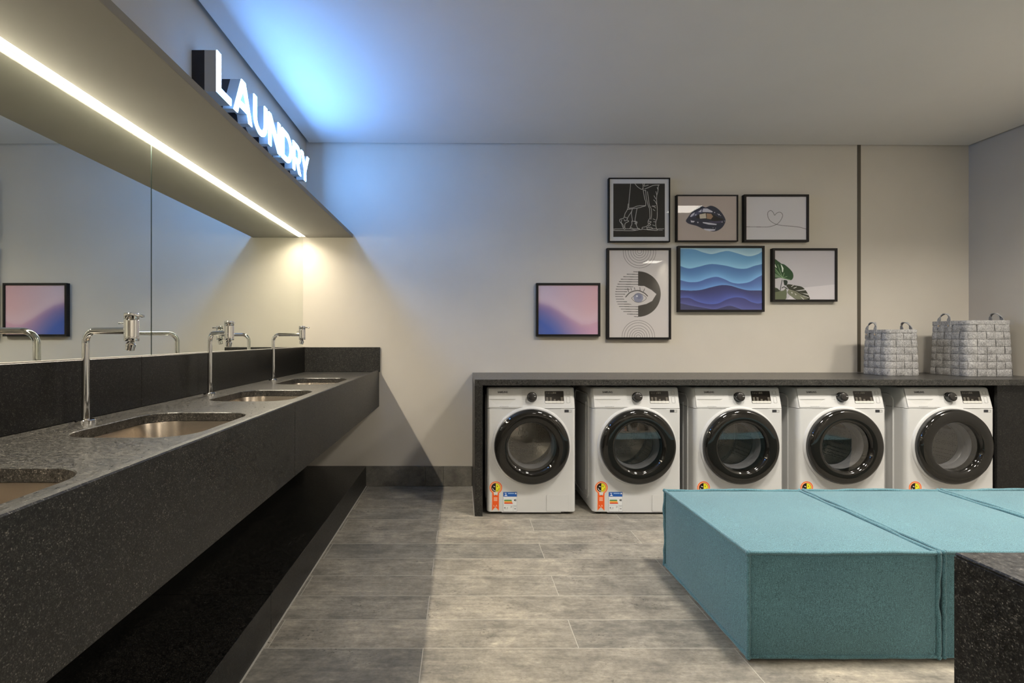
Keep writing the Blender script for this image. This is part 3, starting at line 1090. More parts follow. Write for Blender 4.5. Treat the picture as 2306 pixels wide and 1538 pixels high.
def pic(name_lab, x0, x1, y0, y1, fw, art, glass=True, S=282.0, depth=0.036):
    """framed picture, measured on the front plane of the frame"""
    X0, X1 = (x0 - 1038) / S, (x1 - 1038) / S
    Z1, Z0 = 1.19 + (762 - y0) / S, 1.19 + (762 - y1) / S
    W, H = X1 - X0, Z1 - Z0
    p = thing('framed_picture', name_lab, 'picture', (X0, YB - 0.0008, Z0), 0, 'framed pictures on the back wall')
    fr = lambda u, v_, d: (u, -d, v_)
    ou = [(0, 0), (W, 0), (W, H), (0, H)]
    inn = [(fw, fw), (W - fw, fw), (W - fw, H - fw), (fw, H - fw)]
    MB().plate(ou, [inn], fr, depth, 0.0).build('frame', M['frame'], p)
    e = 0.0005
    art().build('print', p, W - 2 * fw - 2 * e, H - 2 * fw - 2 * e, lambda u, v_: (fw + e + u, -depth + 0.008, fw + e + v_))
    MB().box(fw, W - fw, -depth + 0.0105, -depth + 0.0125, fw, H - fw).build('backboard', M['frame'], p)
    if glass:
        MB().add([(fw, -depth + 0.004, fw), (W - fw, -depth + 0.004, fw), (W - fw, -depth + 0.004, H - fw), (fw, -depth + 0.004, H - fw)], [(0, 1, 2, 3)]).build('glass_pane', M['glass'], p)
    return p


pic('square framed line drawing of a couple\'s legs, white on black with pale border', 1371.7, 1510.3, 399.5, 544.4, 0.0085, art_couple)
pic('framed picture of dark glossy lips on beige, between the leg drawing and the heart', 1525, 1663.9, 438, 543.3, 0.0085, art_lips)
pic('framed picture of a single-line heart on pale grey', 1677.5, 1823.5, 437, 543.9, 0.0165, art_heart, False)
pic('framed picture of layered blue waves, largest landscape frame', 1528.5, 1723.4, 553, 702, 0.0165, art_waves)
pic('framed picture of green monstera leaves on pale grey, rightmost frame', 1742, 1887.8, 558.5, 678.9, 0.0165, art_leaf, False)
pic('tall framed abstract eye print with stripes and concentric circles', 1368.3, 1512.4, 557.9, 764.4, 0.0165, art_eye)
pic('framed pink, purple and blue gradient print, lowest and leftmost frame', 1208.3, 1352.7, 637, 757.6, 0.0165, art_gradient)

# ------------------------------------------------------------------ laundry counter over the machines
lc = thing('laundry_counter', 'black granite worktop and end panel framing the row of washing machines', 'counter', (0, 0, 0))
ZL = 0.915
YL = 3.295
MB().cbox(0.092, XR - 0.0005, YL, YB - 0.007, ZL - 0.04, ZL, 0.0015).build('worktop', M['granite_top'], lc)
MB().cbox(0.092, 0.145, YL, YB - 0.0005, 0.001, ZL - 0.0405, 0.0015).build('end_panel', M['granite'], lc)
MB().box(0.0865, 0.0918, YL - 0.006, YB - 0.013, 0.0, 0.003).build('grout_line', M['edge'], lc)
MB().cbox(3.622, XR - 0.0005, 3.33, 3.35, 0.001, ZL - 0.0405, 0.0015).build('filler_panel', M['granite_b'], lc)
MB().box(0.146, 3.664, YB - 0.02, YB - 0.002, 0.001, ZL - 0.041).build('back_panel', M['granite'], lc)

# ------------------------------------------------------------------ washing machines
def text_mesh(body, size, xscale=1.0, offset=0.0):
    cu = bpy.data.curves.new('t', 'FONT')
    cu.body = body
    cu.size = size
    cu.offset = offset
    cu.align_x = 'CENTER'
    cu.align_y = 'CENTER'
    ob = bpy.data.objects.new('t', cu)
    C.objects.link(ob)
    bpy.context.view_layer.update()
    me = bpy.data.meshes.new_from_object(ob.evaluated_get(bpy.context.evaluated_depsgraph_get()))
    vs_ = [(v.co.x * xscale, v.co.y) for v in me.vertices]
    fs_ = [tuple(p.vertices) for p in me.polygons]
    bpy.data.objects.remove(ob)
    bpy.data.curves.remove(cu)
    bpy.data.meshes.remove(me)
    return vs_, fs_


def art_label():
    A = Art((505, 455, 805, 885), 70, (196, 198, 198))
    A.rect(505, 455, 805, 462, (150, 160, 175))
    A.rect(510, 462, 800, 560, (28, 78, 150))
    A.poly([(530, 480), (590, 485), (560, 500)], (210, 220, 230))
    A.poly([(530, 540), (570, 510), (600, 545)], (210, 220, 230))
    A.rect(612, 484, 745, 498, (150, 180, 215))
    A.circle(775, 492, 16, (210, 220, 232))
    A.poly([(530, 624), (685, 624), (694, 655), (530, 655)], (70, 125, 70))
    A.poly([(530, 655), (694, 655), (702, 684), (530, 684)], (212, 152, 70))
    A.poly([(530, 684), (702, 684), (714, 712), (530, 712)], (188, 66, 42))
    A.poly([(734, 635), (752, 616), (786, 616), (786, 654), (752, 654)], (25, 25, 25))
    A.rect(764, 624, 772, 646, (200, 200, 200))
    ln = (140, 142, 146)
    A.rect(510, 742, 800, 746, ln)
    A.rect(720, 742, 724, 880, ln)
    A.rect(720, 790, 800, 794, ln)
    A.rect(505, 875, 805, 885, (130, 132, 136))
    A.rect(505, 455, 511, 885, ln); A.rect(799, 455, 805, 885, ln)
    for x0, y0, x1, y1 in ((532, 785, 556, 812), (592, 788, 606, 810), (664, 762, 704, 768), (664, 778, 704, 784), (730, 758, 790, 766), (740, 812, 784, 828), (534, 822, 610, 828), (664, 796, 690, 802)):
        A.rect(x0, y0, x1, y1, (105, 105, 108))
    return A


def art_seal():
    A = Art((205, 222, 505, 890), 80, (236, 150, 110))
    rb = [(268, 440), (430, 440), (430, 885), (345, 798), (262, 885)]
    rb2 = [(278, 440), (422, 440), (420, 862), (346, 786), (274, 862)]
    A.mask = A.inside(rb) | ((A.X - 355) ** 2 + (A.Y - 370) ** 2 < 142 ** 2)
    A.a[:] = (240, 186, 160)
    og = (222, 82, 30)
    A.circle(355, 370, 134, og)
    A.poly(rb2, og)
    A.ring(355, 370, 108, 16, (240, 160, 120))
    A.circle(355, 370, 97, (32, 22, 14))
    A.a[((A.X - 355) ** 2 + (A.Y - 370) ** 2 < 92 ** 2) & (A.X > 355)] = (232, 202, 40)
    sm = [(285, 385), (310, 425), (352, 442)]
    A.line(sm, 10, (220, 215, 205), True)
    A.line([(425, 385), (400, 425), (358, 442)], 10, (60, 45, 10), True)
    A.line([(310, 340), (335, 352)], 12, (220, 215, 205))
    A.line([(388, 332), (388, 352)], 14, (40, 30, 10))
    A.poly([(308, 462), (398, 462), (392, 530), (314, 530)], (205, 200, 192))
    for y in (480, 500, 518):
        A.line([(310, y), (395, y)], 5, (140, 132, 124))
    A.poly([(330, 530), (372, 530), (352, 548)], (60, 30, 20))
    for y in (584, 612, 640):
        A.rect(310, y, 386, y + 14, (240, 190, 165))
    A.rect(308, 745, 316, 775, (240, 190, 165))
    A.rect(330, 770, 344, 776, (240, 190, 165))
    A.line([(358, 775), (368, 740), (378, 775)], 6, (240, 190, 165))
    return A


def art_display():
    A = Art((1415, 218, 1830, 465), 100, (26, 22, 18))
    A.rect(1415, 422, 1830, 465, (190, 188, 182))
    A.rect(1415, 418, 1830, 424, (120, 118, 112))
    for x in (1500, 1583, 1668, 1755):
        A.rect(x, 424, x + 4, 465, (140, 138, 132))
    lt = (150, 146, 136)
    for x in (1450, 1488, 1526, 1564):
        A.rect(x, 246, x + 10, 262, lt); A.rect(x + 4, 268, x + 12, 276, lt)
    for y in (238, 258):
        A.rect(1592, y, 1628, y + 9, lt); A.rect(1636, y, 1664, y + 9, lt)
    for x, ys_ in ((1440, (345, 365, 385, 404)), (1520, (345, 365, 385, 404)), (1606, (385, 404)), (1690, (404,)), (1765, (345, 365, 385, 404))):
        for y in ys_:
            A.rect(x, y, x + 46, y + 9, (112, 108, 100))
    return A


ZP = 0.716        # seam between body and control panel
LEAN = 0.036      # the control panel leans back this far at its top
ZK = 0.857
def cp_y(z):
    return LEAN * max(0, z - ZP) / (ZK - ZP)
al = math.atan2(LEAN, ZK - ZP)
def cpf(u, z, n):
    """point on the leaning panel: u across, z height, n outwards"""
    return (u, cp_y(z) - n * math.cos(al), z + n * math.sin(al))


def plan_loop(z, dy, ins=0.0, depth=0.56):
    W = 0.30 - ins
    pts = []
    r = 0.030
    y0 = dy + ins
    # back left -> front left corner -> front right corner -> back right
    pts.append((-W, depth, z))
    pts.append((-W, y0 + r + 0.02, z))
    for i in range(9):
        a = PI + (PI / 2) * i / 8
        pts.append((-W + r * 0.75 + r * 0.75 * math.cos(a), y0 + r + r * math.sin(a), z))
    pts.append((-0.2, y0, z)); pts.append((0.2, y0, z))
    for i in range(9):
        a = 1.5 * PI + (PI / 2) * i / 8
        pts.append((W - r * 0.75 + r * 0.75 * math.cos(a), y0 + r + r * math.sin(a), z))
    pts.append((W, y0 + r + 0.02, z))
    pts.append((W, depth, z))
    return pts


ZD = 0.463        # door centre height


def make_machine():
    r = thing('washing_machine', 'x', 'washing machine')
    # cabinet: sides, bottom, rounded front edges and a front sheet with the port
    c_ = MB()
    z0, z1 = 0.014, ZP - 0.002
    L = [plan_loop(z0, 0.004, 0.004), plan_loop(z0 + 0.006, 0), plan_loop(z1 - 0.002, 0), plan_loop(z1, 0.001, 0.001)]
    n = len(L[0])
    for i in range(3):
        for j in range(n):
            if j == 11:
                continue
            k = (j + 1) % n
            c_.add([L[i][j], L[i][k], L[i + 1][k], L[i + 1][j]], [(0, 1, 2, 3)])
    c_.add(L[0], [tuple(range(n))])
    # front sheet between x=-.2 and .2 with circular port
    N = 96
    xa = 0.2
    ring, rect_ = [], []
    cz0, cz1 = z0 + 0.003, z1
    for i in range(N):
        a = 2 * PI * i / N
        dx, dz = math.cos(a), math.sin(a)
        s = 1e9
        if abs(dx) > 1e-9: s = min(s, 0.2 / abs(dx))
        if dz > 1e-9: s = min(s, (z1 - ZD) / dz)
        if dz < -1e-9: s = min(s, (z0 - ZD) / dz)
        rect_.append([dx * s, 0.0, ZD + dz * s])
        ring.append([0.172 * dx, 0.0, ZD + 0.172 * dz])
    for qx, qz in ((-0.2, z0), (0.2, z0), (0.2, z1), (-0.2, z1)):
        k = min(range(N), key=lambda i: (rect_[i][0] - qx) ** 2 + (rect_[i][2] - qz) ** 2)
        rect_[k] = [qx, 0.0, qz]
    c_.loft([[tuple(p) for p in rect_], [tuple(p) for p in ring], [(p[0], 0.02, p[2]) for p in ring]])
    # pressed rib on each side panel
    for sx in (-1, 1):
        pts = [(sx * 0.3005, y, z) for y, z in rrect(0.10, 0.50, 0.07, 0.80, 0.05, 6)]
        c_.tube(pts, 0.006, 8, closed=True)
        pts = [(sx * 0.3005, 0.17, z) for z in np.linspace(0.12, 0.74, 12)]
        c_.tube(pts, 0.006, 8)
    c_.build('cabinet', M['white'], r, smooth=True, angle=30)
    # control panel with lid edge
    p_ = MB()
    L = [plan_loop(ZP, 0.002, 0.002), plan_loop(ZP + 0.0015, cp_y(ZP + 0.0015))]
    for z in (0.75, 0.80, ZK - 0.014):
        L.append(plan_loop(z, cp_y(z)))
    for a in (30, 60, 90):
        z = ZK - 0.014 + 0.014 * math.sin(math.radians(a))
        q = 0.014 * (1 - math.cos(math.radians(a)))
        L.append(plan_loop(z, cp_y(z), q))
    p_.loft(L, cap1=True, cap0=True)
    # moulded ledge line round the drawer front
    cp = p_.build('control_panel', M['white'], r, smooth=True, angle=30)
    # arch above the door
    # detergent drawer
    dw = MB()
    dw.plate([(-0.287, 0.724), (-0.062, 0.724), (-0.062, 0.846), (-0.287, 0.846)], [[(-0.238, 0.743), (-0.150, 0.743), (-0.108, 0.777), (-0.280, 0.777)]], lambda u, v_, d: cpf(u, v_, d), 0.0035, 0.0008)
    dro = dw.build('detergent_drawer', M['white'], r)
    hd = MB()
    A0 = [(-0.280, 0.777), (-0.108, 0.777), (-0.150, 0.743), (-0.238, 0.743)]
    hd.add([cpf(u, v_, 0.0012) for u, v_ in A0], [(0, 1, 2, 3)])
    hd.build('drawer_grip', M['white_in'], dro)
    lip = MB()
    lip.add([cpf(-0.285, 0.7785, 0.0036), cpf(-0.103, 0.7785, 0.0036), cpf(-0.108, 0.7750, 0.0042), cpf(-0.280, 0.7750, 0.0042)], [(0, 1, 2, 3)])
    lip.build('grip_edge', M['seam'], dro)
    vs_, fs_ = text_mesh('SAMSUNG', 0.0172, 1.0, 0.0006)
    wd = max(v[0] for v in vs_) - min(v[0] for v in vs_)
    k = 0.068 / wd
    MB().add([cpf(-0.1915 + v[0] * k, 0.8225 + v[1], 0.0040) for v in vs_], fs_).build('logo_lettering', M['ink'], dro)
    # faint line of small type under the grip, too small to read
    ty = MB()
    x = -0.215
    for q in (0.010, 0.004, 0.007, 0.006, 0.003, 0.009, 0.005, 0.006):
        ty.add([cpf(x, 0.7265, 0.0040), cpf(x + q, 0.7265, 0.0040), cpf(x + q, 0.7305, 0.0040), cpf(x, 0.7305, 0.0040)], [(0, 1, 2, 3)])
        x += q + 0.0015
    ty.build('small_type', M['ink_grey'], dro)
    # dial
    B = Matrix(((1, 0, 0, 0.006), (0, math.sin(al), -math.cos(al), cp_y(0.79)), (0, math.cos(al), math.sin(al), 0.79), (0, 0, 0, 1)))
    f_d = lambda p: tuple(B @ Vector(p))
    kd = MB().lathe([(0.033, 0.0005), (0.0335, 0.004), (0.031, 0.006), (0.031, 0.026), (0.029, 0.030), (0.0275, 0.031)], 48, f_d).build('program_dial', M['dark_chrome'], cp, smooth=True)
    MB().lathe([(0.0275, 0.0312), (0.024, 0.0312), (0.0235, 0.034), (0.021, 0.035), (0.0, 0.035)], 48, f_d).add(
        [f_d(p) for p in ((0.012, -0.0012, 0.0356), (0.0265, -0.0012, 0.0356), (0.0265, 0.0012, 0.0356), (0.012, 0.0012, 0.0356))], []).build('dial_cap', M['knob'], cp, smooth=True)
    MB().add([f_d(p) for p in ((0.010, -0.0011, 0.0355), (0.0225, -0.0011, 0.0352), (0.0225, 0.0011, 0.0352), (0.010, 0.0011, 0.0355))], [(0, 1, 2, 3)]).build('dial_pointer', M['white'], cp)
    # programme marks either side of the dial
    mk, mk2 = MB(), MB()
    for i, z in enumerate((0.829, 0.8185, 0.808, 0.7975, 0.787, 0.7765)):
        a = -0.070 + 0.003 * (i % 2)
        mk.add([cpf(a, z, 0.0008), cpf(-0.034, z, 0.0008), cpf(-0.034, z + 0.0022, 0.0008), cpf(a, z + 0.0022, 0.0008)], [(0, 1, 2, 3)])
        b = 0.082 - 0.002 * (i % 3)
        a = 0.060 if i < 3 else 0.048
        mk2.add([cpf(a, z, 0.0008), cpf(b, z, 0.0008), cpf(b, z + 0.0022, 0.0008), cpf(a, z + 0.0022, 0.0008)], [(0, 1, 2, 3)])
    mk.build('dial_markings', M['ink_grey'], cp)
    mk2.build('dial_markings', M['ink_grey'], cp)
    # display and buttons
    W, H = 0.126, 0.078
    MB().plate(rrect(0.094, 0.223, 0.750, 0.831, 0.004, 4), [], cpf, 0.0016, 0.0002).build('display_bezel', M['dark_chrome'], cp)
    art_display().build('display', cp, W, H, lambda u, v_: cpf(0.0955 + u, 0.7515 + v_, 0.0020), M['print_gloss'])
    for za, zb in ((0.806, 0.831), (0.752, 0.795)):
        q = rrect(0.241, 0.265, za, zb, 0.005, 5)
        q2 = rrect(0.2425, 0.2635, za + 0.0015, zb - 0.0015, 0.004, 5)
        bt = MB().plate(q, [q2], cpf, 0.0015, 0.0002).build('button', M['ink_grey'], cp)
    # badge under the display
    fb = lambda u, v_, d: (u, -d, v_)
    bd = MB()
    bd.plate([(0.224, 0.690), (0.252, 0.690), (0.252, 0.708), (0.224, 0.708)], [], fb, 0.0012, 0.0002)
    bd = bd.build('badge', M['ink'], r)
    bq = MB()
    bq.plate([(0.2525, 0.690), (0.272, 0.690), (0.272, 0.708), (0.2525, 0.708)], [[(0.2565, 0.694), (0.268, 0.694), (0.268, 0.704), (0.2565, 0.704)]], fb, 0.0012, 0.0002)
    bq.build('badge_mark', M['ink_grey'], bd)
    # door: collar, chrome rim, black ring
    Dm = lambda p: (p[0], p[2], ZD + p[1])     # lathe axis -> y
    MB().lathe([(0.268, 0.0005), (0.264, -0.008), (0.257, -0.012), (0.2525, -0.012), (0.2525, -0.004)], 96, Dm).build('door_collar', M['white'], r, smooth=True)
    door = MB().lathe([(0.246, -0.006), (0.2495, -0.034), (0.244, -0.046), (0.232, -0.052), (0.205, -0.055), (0.182, -0.0545), (0.172, -0.050), (0.166, -0.040), (0.163, -0.018), (0.160, 0.016)], 128, Dm).build('door', M['black_gloss'], r, smooth=True, angle=60)
    MB().lathe([(0.2495, -0.004), (0.2522, -0.006), (0.2528, -0.024), (0.2515, -0.032), (0.2496, -0.0335)], 128, Dm).build('door_rim', M['dark_chrome'], door, smooth=True)
    prof = []
    for i in range(9):
        q = 0.1645 * (1 - i / 8)
        prof.append((max(q, 0.0002), -0.030 - 0.006 * (1 - (q / 0.1645) ** 2)))
    MB().lathe(prof, 96, Dm).build('door_glass', M['door_glass'], door, smooth=True, angle=180)
    # inner bowl behind the glass
    MB().lathe([(0.159, 0.018), (0.1575, 0.020), (0.150, 0.045), (0.1485, 0.06)], 96, Dm).build('inner_rim', M['rubber'], door, smooth=True)
    MB().lathe([(0.1725, 0.014), (0.170, 0.04), (0.176, 0.055), (0.160, 0.07), (0.152, 0.085), (0.149, 0.098), (0.153, 0.100), (0.165, 0.100)], 96, Dm).build('door_gasket', M['rubber'], r, smooth=True)
    # drum
    dm = MB().lathe([(0.147, 0.101), (0.147, 0.106), (0.160, 0.112), (0.235, 0.135), (0.24, 0.15), (0.24, 0.44), (0.225, 0.455), (0.03, 0.44), (0.0003, 0.44)], 64, Dm).build('drum', M['drum'], r, smooth=True)
    for q in (95, 215, 335):
        a = math.radians(q)
        R2 = Matrix.Translation((0, 0, ZD)) @ Matrix.Rotation(a, 4, 'Y')
        L = []
        for i in range(7):
            y = 0.15 + 0.28 * i / 6
            h = 0.045 * math.sin(PI * (0.15 + 0.7 * i / 6))
            sec = [(0.239, -0.022), (0.239 - h * 0.7, -0.016), (0.239 - h, 0), (0.239 - h * 0.7, 0.016), (0.239, 0.022)]
            L.append([tuple(R2 @ Vector((s_[0], y, s_[1]))) for s_ in sec])
        MB().loft(L, closed=False).build('drum_paddle', M['steel'], dm, smooth=True)
    # filter flap
    fl = MB()
    q = rrect(0.102, 0.250, 0.020, 0.134, 0.010, 6)
    q2 = rrect(0.1028, 0.2492, 0.0208, 0.1332, 0.0095, 6)
    fl.plate(q2, [], fb, 0.0022, 0.0004)
    fl = fl.build('filter_flap', M['white'], r)
    MB().plate(q, [q2], fb, 0.0012, 0.0003).build('flap_gap', M['seam'], fl)
    # stickers
    art_label().build('energy_label', r, 0.094, 0.1345, lambda u, v_: (-0.191 + u, -0.0009, 0.0185 + v_), M['print_gloss'])
    art_seal().build('seal_sticker', r, 0.0938, 0.2088, lambda u, v_: (-0.287 + u, -0.0011, 0.0185 + v_), M['print_gloss'])
    for sx in (-0.25, 0.25):
        for sy in (0.045, 0.5):
            MB().lathe([(0.0, 0.0), (0.022, 0.0), (0.022, 0.010), (0.012, 0.011), (0.012, 0.0145), (0.0, 0.0145)], 20, lambda p, sx=sx, sy=sy: (p[0] + sx, p[1] + sy, p[2])).build('foot', M['feet'], r)
    return r


m = mat('printed_label', (1, 1, 1), 0.12, spec=0.4)
t = NT(m)
at_ = t.n('ShaderNodeAttribute')
at_.attribute_name = 'print'
t.l(at_.outputs['Color'], t.b.inputs['Base Color'])
M['print_gloss'] = m

MX = [(0.476, 'white front-load washing machine beside the counter end panel, leftmost of the row'),
      (1.189, 'white front-load washing machine second from the left, partly behind the ottoman corner'),
      (1.880, 'white front-load washing machine in the middle of the row of five'),
      (2.577, 'white front-load washing machine fourth from the left, between middle and last'),
      (3.310, 'white front-load washing machine at the right end, beneath the baskets')]
wm = make_machine()
for i, (x, lab) in enumerate(MX):
    o = wm if i == 0 else copy_tree(wm)
    o.location = (x, 3.332, 0)
    tag(o, lab, 'washing machine', 'washing machines under the counter')

# the facing row across the room, seen mirrored in the door glass
oc = thing('laundry_counter', 'black granite worktop over the opposite machines, seen only mirrored in the door glass', 'counter', (0, 0, 0))
MB().cbox(-0.10, XR - 0.0005, YF + 0.0005, YF + 0.685, ZL - 0.04, ZL, 0.0015).build('worktop', M['granite_top'], oc)
MB().cbox(-0.10, -0.045, YF + 0.0005, YF + 0.685, 0.001, ZL - 0.0405, 0.0015).build('end_panel', M['granite'], oc)
for x in (0.30, 1.0, 1.7, 2.4, 3.1):
    o = copy_tree(wm)
    o.location = (x, YF + 0.648, 0)
    o.rotation_euler = (0, 0, PI)
    tag(o, 'white front-load machine of the opposite row, seen only mirrored in the door glass', 'washing machine', 'machines mirrored in the door glass')

# ------------------------------------------------------------------ felt baskets
def basket(lab, x0, x1, y0, y1, H, nu_f, nu_s, nv, taper, zbase, offs):
    cx, cy = (x0 + x1) / 2, (y0 + y1) / 2
    W, D = x1 - x0, y1 - y0
    b = thing('felt_basket', lab, 'basket', (cx, cy, zbase), 0, 'woven felt baskets on the worktop')
    rnd_ = random.Random(int(W * 1000))
    # perimeter as polyline with soft corners
    per = []
    rc = 0.018
    corners = rrect(-W / 2, W / 2, -D / 2, D / 2, rc, 4)
    def surf(s, v_):
        """s in 0..4 side index + fraction, v 0..1"""
        side = int(s) % 4
        f = s - int(s)
        P = [(-W / 2, -D / 2), (W / 2, -D / 2), (W / 2, D / 2), (-W / 2, D / 2)]
        a, c2 = P[side], P[(side + 1) % 4]
        nx, ny = ((0, -1), (1, 0), (0, 1), (-1, 0))[side]
        q = 1 - taper * v_
        bul = 0.010 * math.sin(PI * f) * math.sin(PI * min(1, v_ * 0.9 + 0.1)) 
        px = a[0] + (c2[0] - a[0]) * f
        py = a[1] + (c2[1] - a[1]) * f
        # soften corners
        e = min(f, 1 - f)
        rr = 0.010 * max(0, 1 - e / 0.10) ** 2
        px -= rr * (1 if px > 0 else -1) * 0.7
        py -= rr * (1 if py > 0 else -1) * 0.7
        return Vector((px * q + nx * bul, py * q + ny * bul, v_ * H)), Vector((nx, ny, 0))
    Hb = 0.93
    body = MB()
    counts = [nu_f, nu_s, nu_f, nu_s]
    col0 = 0
    for side in range(4):
        nn = counts[side]
        for i in range(nn):
            for j in range(nv):
                over = (col0 + i + j) % 2 == 0
                amp = 0.0062
                jit = rnd_.uniform(-0.0014, 0.0014)
                gsz = 0.02
                vv, K = [], 5
                for q in range(K):
                    for p in range(K):
                        fu, fv = p / (K - 1), q / (K - 1)
                        s = side + (i + gsz + fu * (1 - 2 * gsz)) / nn
                        v_ = Hb * (j + gsz + fv * (1 - 2 * gsz)) / nv
                        P, Nn = surf(min(s, side + 0.99999), v_)
                        su, sv = math.sin(PI * fu) ** 0.5, math.sin(PI * fv) ** 0.5
                        w_ = su * (0.4 + 0.6 * sv) if over else sv * (0.4 + 0.6 * su)
                        vv.append(P + Nn * (amp * w_ - 0.002 + jit))
                fs_ = [(q * K + p, q * K + p + 1, (q + 1) * K + p + 1, (q + 1) * K + p) for q in range(K - 1) for p in range(K - 1)]
                body.add(vv, fs_)
        col0 += nn
    # inner liner
    L = []
    for v_ in (0.0, 0.3, 0.6, 0.97):
        L.append([tuple(surf(min(s * 0.1, 3.9999), v_)[0] * 0.0 + Vector((surf(min(s * 0.1, 3.9999), v_)[0].x * 0.965, surf(min(s * 0.1, 3.9999), v_)[0].y * 0.955, v_ * H + 0.001))) for s in range(40)])
    body.loft(L, cap0=True)
    body.build('woven_body', M['felt'], b, smooth=True, angle=40, fix=False)
    # rim band and a pale bottom seam
    rim = MB()
    rout, rin = [], []
    pts = [surf(min(s * 0.05, 3.9999), 0.965) for s in range(80)]
    for hw_, z0_, z1_ in ((0.004, Hb * H - 0.004, H),):
        L = []
        for off, z in ((0.0015, z0_), (0.0045, z0_ + 0.003), (0.0045, z1_ - 0.004), (0.002, z1_), (-0.006, z1_), (-0.008, z1_ - 0.004), (-0.008, z0_)):
            L.append([(p.x + n_.x * off, p.y + n_.y * off, z) for p, n_ in pts])
        L.append(L[0])
        rim.loft(L)
    rim.build('rim_band', M['felt'], b, smooth=True)
    # strap handles on the two short sides
    for sx in (-1, 1):
        q = 1 - taper
        xs_ = sx * (W / 2 * q + 0.009)
        hw_ = 0.038
        oy = offs[0] if sx < 0 else offs[1]
        pth = [(xs_, oy - hw_, H - 0.055), (xs_, oy - hw_, H - 0.02)]
        for k in range(13):
            a = PI - PI * k / 12
            pth.append((xs_ - sx * 0.012 * math.sin(a), oy + hw_ * math.cos(a), H + 0.010 + 0.046 * math.sin(a)))
        pth += [(xs_, oy + hw_, H - 0.02), (xs_, oy + hw_, H - 0.055)]
        hm = MB()
        wd, th = 0.013, 0.0025
        L = []
        for k, p in enumerate(pth):
            p = Vector(p)
            a = Vector(pth[min(k + 1, len(pth) - 1)]) - Vector(pth[max(k - 1, 0)])
            a.normalize()
            side = Vector((1, 0, 0))
            nrm = a.cross(side).normalized()
            # strap lies flat: wide along x at the crown, along y down the sides
            up = abs(a.y)
            wdir = (side * up + Vector((0, 1, 0)) * (1 - up)).normalized() if True else side
            wdir = (wdir - a * wdir.dot(a)).normalized()
            nrm = a.cross(wdir).normalized()
            L.append([tuple(p + wdir * wd * s1 + nrm * th * s2) for s1, s2 in ((-1, -1), (1, -1), (1, 1), (-1, 1))])
        hm.loft(L, cap0=True, cap1=True)
        ho = hm.build('handle', M['felt'], b, smooth=True, angle=50)
        for yy_ in (oy - hw_, oy + hw_):
            rv = MB()
            f_r = lambda p, yy_=yy_: (xs_ + sx * (0.003 + p[2]), yy_ + p[0], H - 0.035 + p[1])
            rv.lathe([(0.0075, 0.0), (0.0075, 0.0015), (0.004, 0.003), (0.0, 0.0032)], 16, f_r)
            rv.build('rivet', M['steel'], ho, smooth=True)
    return b


basket('smaller grey woven felt basket on the worktop, left of the bigger one', 3.125, 3.365, 3.61, 3.84, 0.34, 4, 4, 6, 0.07, ZL + 0.0005, (0.03, 0.0))
basket('larger grey woven felt basket on the worktop beside the right wall', 3.645, 3.985, 3.545, 3.845, 0.405, 5, 5, 7, 0.08, ZL + 0.0005, (0.03, -0.03))

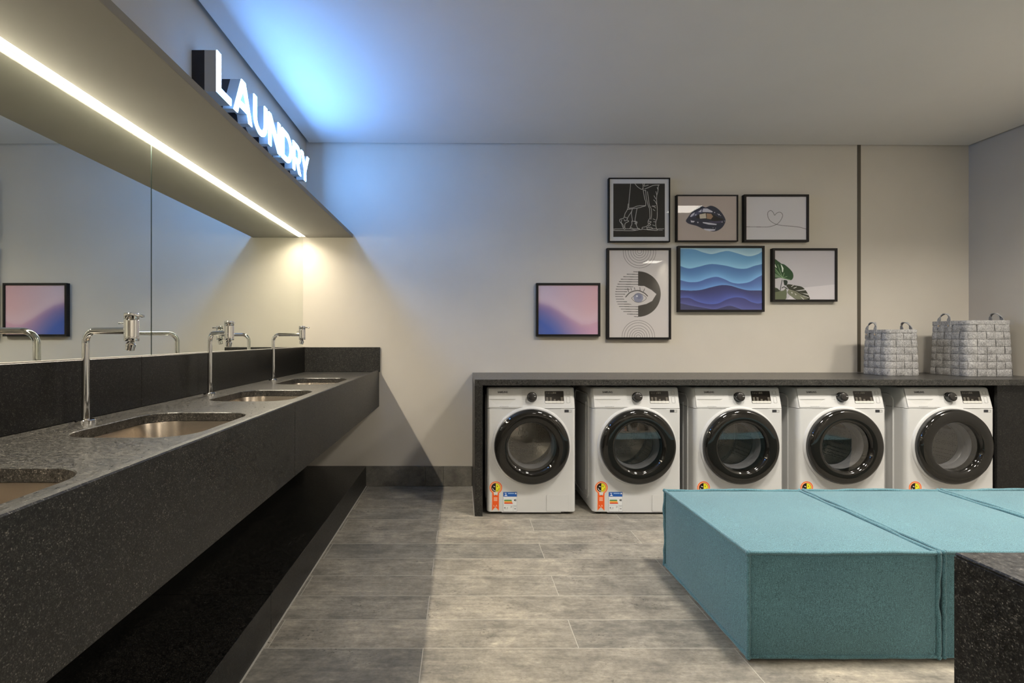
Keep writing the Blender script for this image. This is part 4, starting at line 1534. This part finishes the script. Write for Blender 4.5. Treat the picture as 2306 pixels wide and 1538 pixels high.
# ------------------------------------------------------------------ ottomans
def make_ottoman(W, D, H, seed):
    r = thing('ottoman', 'x', 'ottoman')
    rnd_ = random.Random(seed)
    N = 14
    body = MB()
    def bulge(u, v_): return (1 - u ** 4) * (1 - v_ ** 4)
    hx, hy, hz = W / 2 - 0.006, D / 2 - 0.006, (H - 0.014) / 2
    zc = 0.010 + hz
    faces = (((1, 0, 0), (0, 1, 0), (0, 0, 1), 0.012), ((1, 0, 0), (0, -1, 0), (0, 0, -1), 0.0), ((1, 0, 0), (0, 0, 1), (0, -1, 0), 0.010),
             ((1, 0, 0), (0, 0, -1), (0, 1, 0), 0.007), ((0, 1, 0), (0, 0, 1), (1, 0, 0), 0.007), ((0, 1, 0), (0, 0, -1), (-1, 0, 0), 0.010))
    for U, V, Nn, amp in faces:
        vv = []
        for j in range(N + 1):
            for i in range(N + 1):
                u, v_ = -1 + 2 * i / N, -1 + 2 * j / N
                p = [(U[k] * u + V[k] * v_ + Nn[k]) * (hx, hy, hz)[k] + Nn[k] * amp * bulge(u, v_) for k in range(3)]
                # edges between corners sag slightly
                p[2] -= 0.004 * (1 - max(abs(u), abs(v_))) if Nn[2] == 1 else 0
                vv.append((p[0], p[1], p[2] + zc))
        body.add(vv, [(j * (N + 1) + i, j * (N + 1) + i + 1, (j + 1) * (N + 1) + i + 1, (j + 1) * (N + 1) + i) for j in range(N) for i in range(N)])
    body.build('cushion_body', M['teal'], r, smooth=True, angle=50)
    # raised seams on every edge
    pi_ = MB()
    def seam(a, b, out):
        pts = []
        K = 20
        ph = rnd_.uniform(0, 6)
        for k in range(K + 1):
            f = k / K
            p = Vector(a) * (1 - f) + Vector(b) * f
            wob = 0.0028 * math.sin(f * 9 + ph) + 0.0014 * math.sin(f * 23 + ph * 2)
            p += Vector(out) * (wob + 0.003)
            pts.append(p)
        pi_.tube(pts, [0.0078 + 0.0009 * math.sin(k * 1.7 + ph) for k in range(K + 1)], 10)
    s2 = 1 / math.sqrt(2)
    zt, zb = zc + hz, zc - hz
    for sz, z in ((1, zt), (-1, zb + 0.004)):
        o_ = 0 if sz == -1 else s2
        for sy in (-1, 1):
            seam((-hx, sy * hy, z), (hx, sy * hy, z), (0, sy * s2 * (1 if sz == 1 else 0.4), o_))
        for sx in (-1, 1):
            seam((sx * hx, -hy, z), (sx * hx, hy, z), (sx * s2 * (1 if sz == 1 else 0.4), 0, o_))
    for sx in (-1, 1):
        for sy in (-1, 1):
            seam((sx * hx, sy * hy, zb), (sx * hx, sy * hy, zt), (sx * s2, sy * s2, 0))
    for sx in (-1, 1):
        for sy in (-1, 1):
            for z in (zt, zb + 0.004):
                o3 = Vector((sx * (hx + 0.003), sy * (hy + 0.003), z + (0.002 if z == zt else 0)))
                pi_.lathe([(0.0001, -0.0105), (0.0065, -0.008), (0.0105, 0.0), (0.0065, 0.008), (0.0001, 0.0105)], 12, lambda p, o3=o3: (p[0] + o3.x, p[1] + o3.y, p[2] + o3.z))
    pi_.build('piping', M['teal'], r, smooth=True, angle=60)
    for sx in (-1, 1):
        for sy in (-1, 1):
            MB().lathe([(0.0, 0.0), (0.02, 0.0), (0.02, 0.0098), (0.0, 0.0098)], 16, lambda p, sx=sx, sy=sy: (p[0] + sx * (hx - 0.06), p[1] + sy * (hy - 0.06), p[2])).build('foot', M['feet'], r)
    return r


OW, OD, OH = 0.708, 0.752, 0.40
ot = make_ottoman(OW, OD, OH, 3)
for i, (x, y, rz, lab) in enumerate(((1.411, 2.192, 0.0, 'teal fabric cube ottoman, the leftmost one, fully in view'),
                                 (2.136, 2.196, 0.0, 'teal fabric cube ottoman in the middle, behind the black granite block'),
                                 (2.862, 2.200, 0.0, 'teal fabric cube ottoman at the right edge of the photo, only its top seen'))):
    o = ot if i == 0 else copy_tree(ot)
    o.location = (x, y, 0)
    o.rotation_euler = (0, 0, rz)
    tag(o, lab, 'ottoman', 'teal ottomans in a row')

# ------------------------------------------------------------------ foreground granite island
isl = thing('granite_island', 'black granite block corner standing in the right foreground', 'counter', (0, 0, 0))
MB().cbox(0.669, 1.55, -1.0, 0.669, 0.895, 0.90, 0.002).build('worktop', M['granite_top'], isl)
MB().cbox(0.669, 1.55, -1.0, 0.669, 0.001, 0.8948, 0.0005).build('side_panels', M['granite'], isl)
